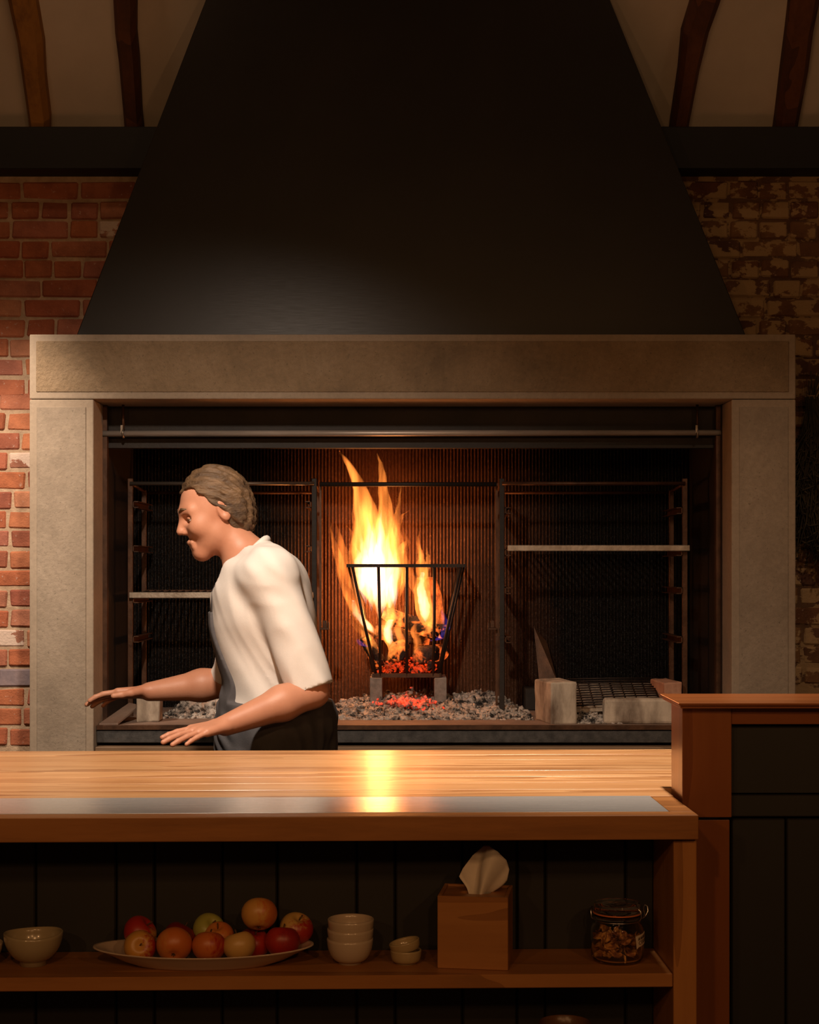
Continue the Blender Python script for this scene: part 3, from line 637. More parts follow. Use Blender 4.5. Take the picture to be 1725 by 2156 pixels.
tongue([(772, 1330, 6), (748, 1275, 18), (729, 1225, 15), (716, 1185, 11), (706, 1150, 7), (698, 1120, 3), (697, 1100, .6)], 6.22, THN)
tongue([(756, 1260, 8), (742, 1225, 13), (727, 1185, 12), (721, 1150, 9), (714, 1125, 4), (708, 1102, .6)], 6.30, THN)
tongue([(756, 1200, 5), (746, 1170, 6), (745, 1145, 5), (739, 1118, 3), (728, 1105, .6)], 6.31, THN)
tongue([(800, 1345, 5), (775, 1320, 13), (752, 1295, 14), (738, 1268, 9), (727, 1245, 5), (721, 1225, .6)], 6.19, FLM)
tongue([(790, 1335, 5), (768, 1312, 10), (750, 1290, 8), (745, 1265, 3)], 6.19, COR, .9)
tongue([(800, 1372, 6), (772, 1340, 10), (748, 1318, 7), (738, 1295, 2)], 6.19, FLM)
tongue([(818, 1362, 10), (812, 1325, 15), (824, 1295, 13), (820, 1265, 8), (822, 1240, 2)], 6.20, FLM)
tongue([(822, 1358, 6), (816, 1330, 9), (822, 1305, 6)], 6.19, COR, .9)
tongue([(858, 1345, 10), (862, 1320, 14), (858, 1295, 8)], 6.33, FLM)
tongue([(880, 1340, 8), (905, 1325, 12), (918, 1300, 8), (925, 1270, 5), (928, 1245, .8)], 6.21, FLM)
tongue([(838, 1385, 3), (846, 1355, 9), (838, 1325, 8), (846, 1298, 5), (842, 1275, .6)], 6.17, THN)
tongue([(815, 1395, 3), (826, 1370, 10), (815, 1340, 9), (806, 1312, 6), (808, 1285, .6)], 6.175, FLM)
tongue([(872, 1380, 3), (880, 1355, 9), (872, 1328, 8), (880, 1300, .6)], 6.175, THN)
tongue([(780, 1385, 2), (776, 1358, 8), (766, 1330, 9), (752, 1302, 6), (746, 1280, .6)], 6.18, FLM)
rw = random.Random(21)
for k in range(16):
    bx = rw.uniform(745, 885); by = rw.uniform(1130, 1260); L = rw.uniform(70, 150) * (1.3 if bx < 830 else .7); dx = rw.uniform(-14, 10) - 8 * (bx < 790)
    w_ = rw.uniform(3, 6.5); tongue([(bx, by, 1), (bx + dx * .2 + 3, by - L * .3, w_), (bx + dx * .3 - 3, by - L * .6, w_ * .75), (bx + dx * .8 + rw.uniform(-4, 4), by - L * .85, w_ * .4), (bx + dx, by - L, .6)], rw.uniform(6.20, 6.34), THN)
tongue([(930, 1340, 6), (940, 1322, 8), (936, 1302, 6), (930, 1285, 2)], 6.20, BLU)
tongue([(905, 1350, 6), (925, 1345, 9), (938, 1332, 6)], 6.19, BLU)
tongue([(752, 1345, 4), (765, 1358, 8), (778, 1362, 5)], 6.18, BLU)

# ================================================================== HERBS on the right wall
hb = thing('herb_bunch', 'dark bunch of dried herbs hanging on the wall right of the fireplace', 'dried herbs', P(1722, 800, 5.95))
top = P(1712, 835, 5.95); bm = new_bm()
for i in range(420):
    a_ = random.uniform(-1, 1); L = random.uniform(.25, .62); sp = random.uniform(.2, 1)
    p0 = top + Vector((random.gauss(0, .008), random.gauss(.02, .008), 0))
    p1 = p0 + Vector((a_ * .07 * sp + .03, random.uniform(-.05, .05), -L * .45)); p2 = p0 + Vector((a_ * .16 * sp + .04, random.uniform(-.05, .055), -L * .8)); p3 = p2 + Vector((random.uniform(-.05, .05), random.uniform(-.03, .03), -L * .25))
    tube(bm, [p0, p1, p2, p3], [.0018, .002, .0024, .0006], 4)
    for j in range(4):
        c_ = p1.lerp(p3, random.random()) + Vector((random.gauss(0, .008),) * 3); e_ = c_ + Vector((random.gauss(0, .018), random.gauss(0, .012), random.gauss(-.012, .012)))
        tube(bm, [c_, (c_ + e_) / 2, e_], [.0008, .0042, .0006], 4, .4)
o = obj('dried_foliage', bm, MT['herb'], hb); o['kind'] = 'stuff'
bm = new_bm()
for i in range(12):
    p0 = top + Vector((random.gauss(0, .006), .02 + random.gauss(0, .006), -.02)); tube(bm, [p0, p0 + Vector((random.gauss(0, .02) + .012, random.gauss(0, .008), .10 * random.uniform(.6, 1.2)))], .0022, 5)
obj('stalks', bm, MT['herb'], hb)
bm = new_bm()
for k in range(3): tube(bm, [top + Vector((.016 * math.cos(a_), .02 + .016 * math.sin(a_), .004 - k * .005)) for a_ in [6.283 * i / 12 for i in range(13)]], .0025, 5)
tube(bm, [top + Vector((0, .02, .0)), top + Vector((.006, .075, .06))], .002, 5); obj('twine', bm, MT['twine'], hb)

# ================================================================== COUNTER
YAW = R(1.5); TOPZ = 0.917; CF = 3.01; PIV = Vector((0, 3.03, 0))
wt = thing('worktop', 'long pale timber worktop with brushed steel inlay and brown front edge', 'counter', (PIV.x, PIV.y, 0))
pl = random.Random(3)
y0 = 3.268
for k in range(8):
    y1 = y0 + (4.115 - 3.268) / 8
    bm = new_bm(); box(bm, -1.9, 0.560 if y0 < 3.34 else 1.25, y0 + .0004, y1 - .0004, TOPZ - .04, TOPZ + pl.uniform(-.0003, .0003), .0008)
    obj('plank', bm, MT['worktop'], wt); y0 = y1
bm = new_bm(); box(bm, -1.9, .509, 3.056, 3.266, TOPZ - .012, TOPZ + .0006, .0005); obj('steel_inlay', bm, MT['inlay'], wt)
bm = new_bm(); box(bm, -1.9, .558, CF, CF + .045, TOPZ - .0475, TOPZ, .002, 2); obj('front_edge', bm, MT['oak_x'], wt)
bm = new_bm(); box(bm, .511, .558, CF + .0455, 3.266, TOPZ - .0475, TOPZ - .0002, .002, 2); obj('end_edge', bm, MT['oak_x'], wt)
bm = new_bm(); box(bm, -1.9, .509, CF + .046, 3.27, TOPZ - .0475, TOPZ - .014); box(bm, -1.9, .52, 3.27, 4.10, TOPZ - .07, TOPZ - .042); obj('underside', bm, MT['oak_x'], wt)
wt.rotation_euler.z = YAW

su = thing('shelf_unit', 'oiled timber shelf unit with dark boarded back under the worktop', 'shelving', (PIV.x, PIV.y, 0))
SZ = 0.606; SD0, SD1 = 3.032, 3.236; BRD = 3.238
bm = new_bm(); box(bm, X(1421, 3.03), X(1471, 3.03), 3.03, BRD + .02, 0.0, TOPZ - .048, .0025, 2); obj('end_post', bm, MT['oak_z'], su)
bm = new_bm(); box(bm, -1.88, X(1420, 3.03), SD0, SD1, SZ - .0265, SZ, .0015); obj('shelf', bm, MT['oak_x'], su)
bm = new_bm(); box(bm, -1.88, X(1420, 3.03), SD0 + .01, SD1, .235, .262, .0015); obj('lower_shelf', bm, MT['oak_x'], su)
seams = [-420, -300, -210, -95, 85, 253, 333, 475, 590, 757, 838, 980, 1095, 1155, 1325, 1440]
for a, b in zip(seams[:-1], seams[1:]):
    bm = new_bm(); xa_, xb_ = X(a, BRD), X(b, BRD)
    box(bm, xa_ + .0012, min(xb_ - .0012, X(1421, 3.03) - .001 if b > 1400 else 9), BRD, BRD + .018, .0, TOPZ - .075, .003, 1); obj('back_board', bm, MT['board'], su)
bm = new_bm(); box(bm, -1.9, .50, BRD + .019, BRD + .03, 0, TOPZ - .08); obj('carcass_back', bm, MT['black'], su)
su.rotation_euler.z = YAW
bm = new_bm()
for x in (-1.2, .30): box(bm, x - .03, x + .03, 3.95, 4.02, 0, TOPZ - .071)
bm2 = bm; rear = thing('trestle', 'plain posts carrying the rear of the worktop', 'support', (0, 3.98, 0)); obj('rear_posts', bm2, MT['oak_z'], rear)

# raised bar at the right
br_ = thing('bar_partition', 'raised reddish timber bar end with dark boarded panel right of the worktop', 'bar', (X(1437, 3.23), 3.23, 0))
CZ1 = Z(1480, 3.19); xp0, xp1 = X(1437, 3.23), X(1541, 3.23)
bm = new_bm(); box(bm, X(1430, 3.19), 1.45, 3.19, 3.43, CZ1 - .0060, CZ1, .0015, 2); box(bm, X(1433.5, 3.195), 1.45, 3.197, 3.425, CZ1 - .012, CZ1 - .006, .001); obj('cap', bm, MT['cherry_x'], br_)
bm = new_bm(); box(bm, xp1 + .0005, 1.45, 3.235, 3.365, Z(1525, 3.235), CZ1 - .012, .001); obj('frieze', bm, MT['cherry_x'], br_)
bm = new_bm(); box(bm, xp0, xp1, 3.23, 3.365, Z(1721, 3.23), CZ1 - .012, .0015, 2); obj('post_upper', bm, MT['cherry_z'], br_)
bm = new_bm(); box(bm, xp0 + .002, xp1, 3.25, 3.362, 0, Z(1726, 3.25), .0015, 2); obj('post_lower', bm, MT['cherry_z'], br_)
bm = new_bm(); box(bm, xp1, 1.45, 3.262, 3.29, Z(1670, 3.262), Z(1526, 3.262), .001); obj('upper_panel', bm, MT['board'], br_)
bm = new_bm(); box(bm, xp1, 1.45, 3.258, 3.29, Z(1719, 3.262), Z(1673, 3.262), .002); obj('rail', bm, MT['board'], br_)
for a, b in ((1541, 1654), (1657, 1800), (1803, 1960), (1963, 2250)):
    bm = new_bm(); box(bm, X(a, 3.262) + .0005, X(b, 3.262), 3.262, 3.29, 0, Z(1724, 3.262), .0025); obj('lower_board', bm, MT['board'], br_)
bm = new_bm(); box(bm, xp1, 1.45, 3.292, 3.36, 0, CZ1 - .02); obj('core', bm, MT['black'], br_)

# ================================================================== THINGS ON THE SHELF
def at(px, off):  # a place on the yawed shelf
    d = 3.03 + off
    for _ in range(3): d = 3.03 + off + X(px, d) * math.tan(YAW)
    return Vector((X(px, d), d, SZ + .0004))
def bowl_profile(r, h, foot_r, foot_h, th=.0035, belly=.55):
    out = [(0, .002), (foot_r * .8, .002), (foot_r * .86, 0), (foot_r, 0), (foot_r * .97, foot_h)]
    for k in range(1, 13):
        q = k / 12; out.append((foot_r * .97 + (r - foot_r * .97) * math.sin(q * math.pi / 2) ** (belly + .25), foot_h + (h - foot_h) * q ** 1.25))
    out.append((r - th * .5, h + .0012)); out.append((r - th, h))
    for k in range(11, 0, -1):
        q = k / 12; out.append((max(.001, foot_r * .9 + (r - foot_r * .97) * math.sin(q * math.pi / 2) ** (belly + .25) - th), foot_h + th + (h - foot_h - th) * q ** 1.25))
    out.append((0, foot_h + th)); return out
def bowl(name, label, cat, c, r, h, fr, fh, m, grp=None, tilt=(0, 0), belly=.55, wob=0.0):
    bm = new_bm(); lathe(bm, bowl_profile(r, h, fr, fh, belly=belly), 48)
    if wob:
        for v_ in bm.verts:
            a_ = math.atan2(v_.co.y, v_.co.x); q = v_.co.z / h
            v_.co.z += wob * math.sin(a_ * 2 + .8) * q; v_.co.x *= 1 + wob * 2 * math.cos(3 * a_) * q
    o = place(name, mesh_of(name, bm), m); o.location = c; o.rotation_euler = (R(tilt[0]), R(tilt[1]), 0); return tag(o, label, cat, grp)
bowl('bowl', 'olive-cream glazed bowl standing alone left of the apple platter', 'bowl', at(70, .105), .058, .062, .027, .009, MT['bowl'], wob=.0018)
bowl('bowl', 'bowl cut off by the left edge of the photo on the shelf', 'bowl', at(-46, .095), .048, .045, .024, .007, MT['cup'])
cb0 = at(738, .100)
for k, lab in enumerate(('lowest cream cup in the stack of three', 'middle cream cup in the stack of three', 'topmost cream cup in the stack of three, its glossy inside showing')):
    bowl('cup', lab, 'cup', cb0 + Vector((.0008 * (k - 1), 0, .0192 * k)), .0462, .0490, .0235, .004, MT['cup'], 'stacked cream cups', belly=.35)
d0 = at(855, .095)
bowl('dish', 'lower of the two small buff dishes stacked beside the timber box', 'dish', d0, .0312, .0265, .021, .003, MT['dish'], 'small stacked dishes', belly=.15)
bowl('dish', 'upper small buff dish, tilted on the one below it', 'dish', d0 + Vector((.0012, 0, .0215)), .0310, .0225, .021, .003, MT['dish'], 'small stacked dishes', (0, -13), belly=.15)
# brown bowl below, its rim just shows at the bottom of the picture
bowl('mixing_bowl', 'brown bowl on the lower shelf, barely showing at the bottom edge', 'bowl', at(1190, .1) + Vector((0, 0, .262 - SZ)), .052, .222, .03, .01, m_noise('brown_glaze', (.10, .045, .02), (.16, .07, .03), 8, .3))
# platter
pc = at(429, .100); bm = new_bm(); LX, LY = .2195, .092
prof = [(0, .002), (.55, .002), (.57, 0), (.61, 0), (.64, .003), (.75, .011), (.87, .022), (.97, .0295), (1.0, .0315), (.995, .0335), (.965, .0325), (.87, .026), (.76, .0165), (.66, .0085), (.58, .0065), (0, .006)]
lathe(bm, prof, 72, (0, 0, 0), LX, LY)
for v_ in bm.verts:
    if v_.co.z > .012: v_.co.z += (v_.co.z - .012) * .22 * (v_.co.x / LX) ** 2 * (1.0 if v_.co.x < 0 else 1.3)
o = place('platter', mesh_of('platter', bm), MT['platter']); o.location = pc; o.rotation_euler.z = YAW; tag(o, 'oval off-white platter heaped with apples', 'platter')
# apples
def apple_mesh():
    prof = []
    for k in range(0, 25):
        a_ = math.pi * k / 24; r = math.sin(a_); z = -math.cos(a_)
        r2 = r * (1 + .10 * math.sin(a_) * (z * .35)); z2 = z * .90
        if k > 18: z2 -= .30 * math.exp(-(r / .34) ** 2)
        if k < 5: z2 += .16 * math.exp(-(r / .30) ** 2)
        prof.append((r2, z2))
    bm = new_bm(); lathe(bm, prof, 32)
    for v_ in bm.verts:
        a_ = math.atan2(v_.co.y, v_.co.x); s_ = 1 + .018 * math.cos(5 * a_) * (.4 - v_.co.z * .5); v_.co.x *= s_; v_.co.y *= s_
    return mesh_of('apple', bm)
def apple_mat(name, base, blush, amount, dark=None):
    t = NT(name); v = t.coords((1, 1, 1), False); sep = t.n('ShaderNodeSeparateXYZ', Vector=v)
    g = t.math('ADD', t.math('MULTIPLY', sep.outputs[0], .55), t.math('MULTIPLY', sep.outputs[1], -.25))
    n_ = t.noise(t.coords((2.6, 2.6, .7), True), 1.8, 5, .65)
    f = t.math('ADD', g, t.math('MULTIPLY', t.math('SUBTRACT', n_, .5), 1.5))
    k = t.n('ShaderNodeMapRange', Value=f, i1=.22 - amount * 1.5, i2=.62 - amount * 1.5).outputs[0]
    c = t.mix(k, base, blush)
    sp = t.noise(v, 26, 2, .5); c = t.mix(t.ramp(sp, [(.70, (0, 0, 0)), (.76, (.2,) * 3)]), c, tuple(min(1, x * 1.3 + .02) for x in base))
    return t.bsdf(c, .42, 0, None, Coat_Weight=.15, Coat_Roughness=.3)
YEL, ORG, RED, DRK, GRN, PCH = (.62, .30, .055), (.60, .16, .028), (.40, .024, .010), (.16, .010, .007), (.38, .36, .07), (.62, .22, .045)
ap_me = apple_mesh()
bm = new_bm(); tube(bm, [(0, 0, .52), (.03, .01, .75), (.10, .03, .98)], [.045, .038, .055], 6); stem_me = mesh_of('stem', bm); stem_me.materials.append(MT['stem'])
bm = new_bm()
for k in range(5):
    a_ = 2 * math.pi * k / 5; tube(bm, [(.02 * math.cos(a_), .02 * math.sin(a_), -.72), (.09 * math.cos(a_), .09 * math.sin(a_), -.80), (.12 * math.cos(a_ + .3), .12 * math.sin(a_ + .3), -.86)], [.03, .035, .006], 5, .5)
cal_me = mesh_of('calyx', bm); cal_me.materials.append(MT['stem'])
APPLES = [ # px, py, depth offset, radius px, rotation, base, blush, amount, label
    (295, 1993, .074, 34, (70, -14, 14), YEL, RED, .10, 'yellow apple streaked red with its stem facing front, at the left front'),
    (295, 1963, .128, 36, (20, 40, 20), RED, YEL, .05, 'red apple with a yellow flank at the back left of the platter'),
    (367, 1989, .068, 38, (-62, 4, 6), PCH, ORG, .38, 'peach-coloured apple with a dimple facing front, second in the front row'),
    (378, 1972, .132, 34, (25, 20, 80), DRK, RED, .2, 'dark red apple at the back, behind the peach-coloured one'),
    (440, 1992, .066, 36, (-22, 5, 10), ORG, RED, .02, 'orange-red apple third in the front row'),
    (440, 1956, .142, 34, (38, 30, 0), GRN, (.40, .30, .08), .0, 'green apple at the back of the platter'),
    (461, 1971, .118, 32, (10, -25, 60), PCH, ORG, .2, 'small orange apple wedged below the green one'),
    (504, 1991, .068, 35, (-15, 12, 90), (.64, .38, .11), PCH, .1, 'plain yellow apple fourth in the front row'),
    (534, 1986, .112, 35, (15, 12, 0), DRK, RED, .25, 'dark red apple in shadow beneath the topmost apple'),
    (595, 1982, .090, 37, (-14, 10, 30), RED, (.30, .014, .010), .3, 'deep red apple at the right front of the platter'),
    (546, 1924, .098, 38, (-32, 6, 10), (.66, .33, .075), ORG, .1, 'yellow-orange apple balanced topmost on the heap'),
    (624, 1955, .132, 36, (22, 18, 0), (.60, .36, .10), RED, .18, 'yellow apple with a red cheek at the back right'),
]
for i, (px, py, off, rp_, rot, base, blush, am, lab) in enumerate(APPLES):
    c = at(px, off); d = c.y; r = rp_ / F * d
    o = bpy.data.objects.new('apple', ap_me); COL.objects.link(o)
    o.location = (c.x, d, Z(py, d)); o.scale = (r,) * 3; o.rotation_euler = tuple(R(a_) for a_ in rot)
    if not ap_me.materials: ap_me.materials.append(MT['stem'])
    o.material_slots[0].link = 'OBJECT'; o.material_slots[0].material = apple_mat('apple_skin', base, blush, am)
    tag(o, lab, 'apple', 'apples on the platter')
    for nm, me in (('stem', stem_me), ('calyx', cal_me)): place(nm, me, None, o)
# tissue box
tb = thing('tissue_box', 'square timber tissue box with a white tissue pulled up', 'tissue box', at(1005, .035) + Vector((0, .068, 0)))
W_, D_, H_ = .139, .125, .1425
bm = new_bm()
box(bm, -W_ / 2, W_ / 2, -D_ / 2, -D_ / 2 + .007, 0, H_, .001); obj_parts = [('front_panel', bm)]
for nm, a in (('back_panel', (-W_ / 2, W_ / 2, D_ / 2 - .007, D_ / 2, 0, H_)), ('side_panel', (-W_ / 2, -W_ / 2 + .007, -D_ / 2 + .0072, D_ / 2 - .0072, 0, H_)), ('side_panel', (W_ / 2 - .007, W_ / 2, -D_ / 2 + .0072, D_ / 2 - .0072, 0, H_))):
    bm = new_bm(); box(bm, *a, .0008); obj_parts.append((nm, bm))
bm = new_bm()  # lid with an oval slot
n_ = 32; zt0, zt1 = H_ - .010, H_ - .004; ox, oy = W_ / 2 - .0075, D_ / 2 - .0075
def sq(k):
    a_ = 2 * math.pi * k / n_; c_, s_ = math.cos(a_), math.sin(a_); m_ = max(abs(c_), abs(s_)); return c_ / m_ * ox, s_ / m_ * oy
ou = [sq(k) for k in range(n_)]; inn = [(.032 * math.cos(2 * math.pi * k / n_), .018 * math.sin(2 * math.pi * k / n_)) for k in range(n_)]
ring_loft(bm, [[Vector((x, y, zt1)) for x, y in inn], [Vector((x, y, zt1)) for x, y in ou], [Vector((x, y, zt0)) for x, y in ou], [Vector((x, y, zt0)) for x, y in inn], [Vector((x, y, zt1)) for x, y in inn]], False, False)
bmesh.ops.remove_doubles(bm, verts=bm.verts, dist=1e-6); obj_parts.append(('top_panel', bm))
for nm, b_ in obj_parts: place(nm, mesh_of(nm, b_), MT['boxwood'], tb)
# tissue: one folded sheet
bm = new_bm(); nu, nv = 40, 16; K = 148 / .137
top_edge = [(-.034, .030), (-.028, .046), (-.010, .073), (.010, .093), (.020, .0965), (.038, .087), (.055, .067), (.062, .046), (.060, .024), (.046, .016), (.030, .019)]
def tedge(u_):
    t_ = u_ * (len(top_edge) - 1); k = min(int(t_), len(top_edge) - 2); q = t_ - k
    return Vector((top_edge[k][0] * (1 - q) + top_edge[k + 1][0] * q, 0, top_edge[k][1] * (1 - q) + top_edge[k + 1][1] * q))
gr = []
for j in range(nv + 1):
    v_ = j / nv; row_ = []
    for i in range(nu + 1):
        u_ = i / nu; b_ = Vector((-.015 + .037 * u_, -.002 + .010 * math.sin(u_ * 9.0), -.012)); e_ = tedge(u_)
        p_ = b_.lerp(e_, v_); p_.y += (.017 * math.sin(u_ * 8.0 + .6) * (.35 + .65 * v_) + .014 * math.sin(u_ * 19 + 2) * v_ * (1 - .5 * v_)) ; p_.x += .004 * math.sin(v_ * 5 + u_ * 6) * v_
        p_.y += .022 * (u_ - .5) * v_
        row_.append(bm.verts.new(p_))
    gr.append(row_)
for j in range(nv):
    for i in range(nu): f = bm.faces.new((gr[j][i], gr[j][i + 1], gr[j + 1][i + 1], gr[j + 1][i])); f.smooth = True
o = place('tissue', mesh_of('tissue', bm), MT['tissue'], tb); o.location = (.004, 0, H_ - .004)
md = o.modifiers.new('thickness', 'SOLIDIFY'); md.thickness = .0006
o['label'] = 'soft white tissue sticking up'
tb.rotation_euler.z = R(-8)
# clip-top jar
jc = at(1300, .105); jr = thing('clip_jar', 'glass clip-top jar with orange seal holding dried slices', 'jar', jc)
outer = [(0, 0.001), (.040, 0), (.049, .003), (.0528, .010), (.0535, .050), (.0525, .066), (.048, .076), (.0445, .080), (.0445, .088), (.0485, .090), (.0485, .0955)]
inner = [(.0435, .0955), (.0410, .088), (.0412, .080), (.0455, .073), (.0495, .064), (.0503, .050), (.0497, .012), (.045, .006), (0, .005)]
bm = new_bm(); lathe(bm, outer + inner, 56); place('body', mesh_of('jar_body', bm), MT['glass'], jr)
bm = new_bm(); lathe(bm, [(0, .100), (.040, .100), (.0435, .0985), (.0485, .0985), (.0485, .103), (.0465, .105), (.0462, .114), (.0445, .1165), (.035, .118), (0, .1185), (0, .1150), (.034, .1145), (.0425, .1125), (.0425, .1035), (.038, .1035), (0, .1035)][:10] + [(0, .1145)], 56)
place('lid', mesh_of('jar_lid', bm), MT['glass'], jr)
bm = new_bm(); tube(bm, [(.0475 * math.cos(a_), .0475 * math.sin(a_), .0970) for a_ in [2 * math.pi * k / 48 for k in range(49)]], .0017, 8); o = place('rubber_seal', mesh_of('rubber_seal', bm), MT['rubber'], jr); o['label'] = 'orange rubber seal'
bm = new_bm()
tube(bm, [(.0465 * math.cos(a_), .0465 * math.sin(a_), .0835) for a_ in [2 * math.pi * k / 40 for k in range(41)]], .0011, 6)
tube(bm, [(-.047, -.004, .083), (-.0525, -.006, .088), (-.0535, -.004, .100), (-.0505, .002, .109)], .0012, 6)
tube(bm, [(.040, -.028, .083), (.044, -.030, .092), (.043, -.028, .104), (.036, -.022, .110), (.030, -.016, .1105)], .0012, 6)
tube(bm, [(.047, -.006, .084), (.055, -.008, .090), (.061, -.006, .100), (.0605, -.002, .109), (.0555, .002, .112), (.053, .004, .104), (.056, .004, .092), (.052, .002, .086)], .0012, 6)
place('wire_clip', mesh_of('wire_clip', bm), MT['wire'], jr)
# label wrapped on the glass
def on_glass(a_, z, r=.0542): return Vector((r * math.sin(a_), -r * math.cos(a_), z))
bm = new_bm(); g = []
for j in range(4):
    row_ = []
    for i in range(9):
        u_, v_ = i / 8, j / 3; row_.append(bm.verts.new(on_glass(R(36 + 44 * u_ + (2 - 4 * v_)), .035 + .023 * v_ + .004 * u_ - (.003 if (i == 0 and j == 0) else 0))))
    g.append(row_)
for j in range(3):
    for i in range(8): bm.faces.new((g[j][i], g[j][i + 1], g[j + 1][i + 1], g[j + 1][i]))
lb = place('paper_label', mesh_of('paper_label', bm), MT['paper'], jr); md = lb.modifiers.new('thickness', 'SOLIDIFY'); md.thickness = .0004
bm = new_bm()
def stroke(pts): tube(bm, [on_glass(R(38 + 36 * x + 2 - 4 * .5), .037 + .020 * y + .004 * x, .0549) for x, y in pts], .0006, 4)
for x0_ in (.12, .34, .55): stroke([(x0_, .58), (x0_ + .03, .86), (x0_ + .09, .60), (x0_ + .13, .88)])
stroke([(.78, .9), (.78, .6)]); stroke([(.78, .88), (.92, .88)]); stroke([(.78, .74), (.9, .74)]); stroke([(.78, .6), (.92, .6)])
stroke([(.34, .46), (.22, .44), (.16, .30), (.22, .15), (.36, .14)]); stroke([(.45, .46), (.45, .16), (.56, .16)]); stroke([(.45, .44), (.57, .44)]); stroke([(.45, .31), (.55, .31)])
stroke([(.65, .46), (.65, .16), (.76, .16)]); stroke([(.85, .46), (.85, .16), (.97, .17)]); stroke([(.85, .45), (.96, .45)]); stroke([(.85, .31), (.94, .31)])
place('handwriting', mesh_of('handwriting', bm), MT['ink'], lb)
# dried slices in the jar
bm = new_bm(); rj = random.Random(11)
for k in range(80):
    a_ = rj.uniform(0, 6.283); rr_ = .046 * math.sqrt(rj.random()) * .93; z = .010 + .047 * rj.random(); c_ = Vector((rr_ * math.cos(a_), rr_ * math.sin(a_), z))
    rad = rj.uniform(.008, .016); rad = min(rad, .0495 - rr_) ; rad = max(rad, .004)
    q = Matrix.Rotation(rj.uniform(0, 6.28), 3, Vector((rj.random() - .5, rj.random() - .5, rj.random())).normalized()) @ Matrix.Rotation(rj.uniform(0, 1.5), 3, 'X')
    r0 = [c_ + q @ Vector((rad * math.cos(w_) * (1 + .2 * math.cos(2 * w_)), rad * .62 * math.sin(w_), .0022 * math.cos(2 * w_))) for w_ in [6.283 * i / 9 for i in range(9)]]
    nn = q @ Vector((0, 0, .0022)); ring_loft(bm, [r0, [p_ + nn for p_ in r0]], True, False)
for v_ in bm.verts:
    rr_ = math.hypot(v_.co.x, v_.co.y)
    if rr_ > .0488: v_.co.x *= .0488 / rr_; v_.co.y *= .0488 / rr_
    v_.co.z = max(v_.co.z, .0068)
o = place('dried_slices', mesh_of('dried_slices', bm), MT['dried']); o.location = jc; tag(o, 'dried brown slices and peel filling the glass jar', 'dried food', kind='stuff')

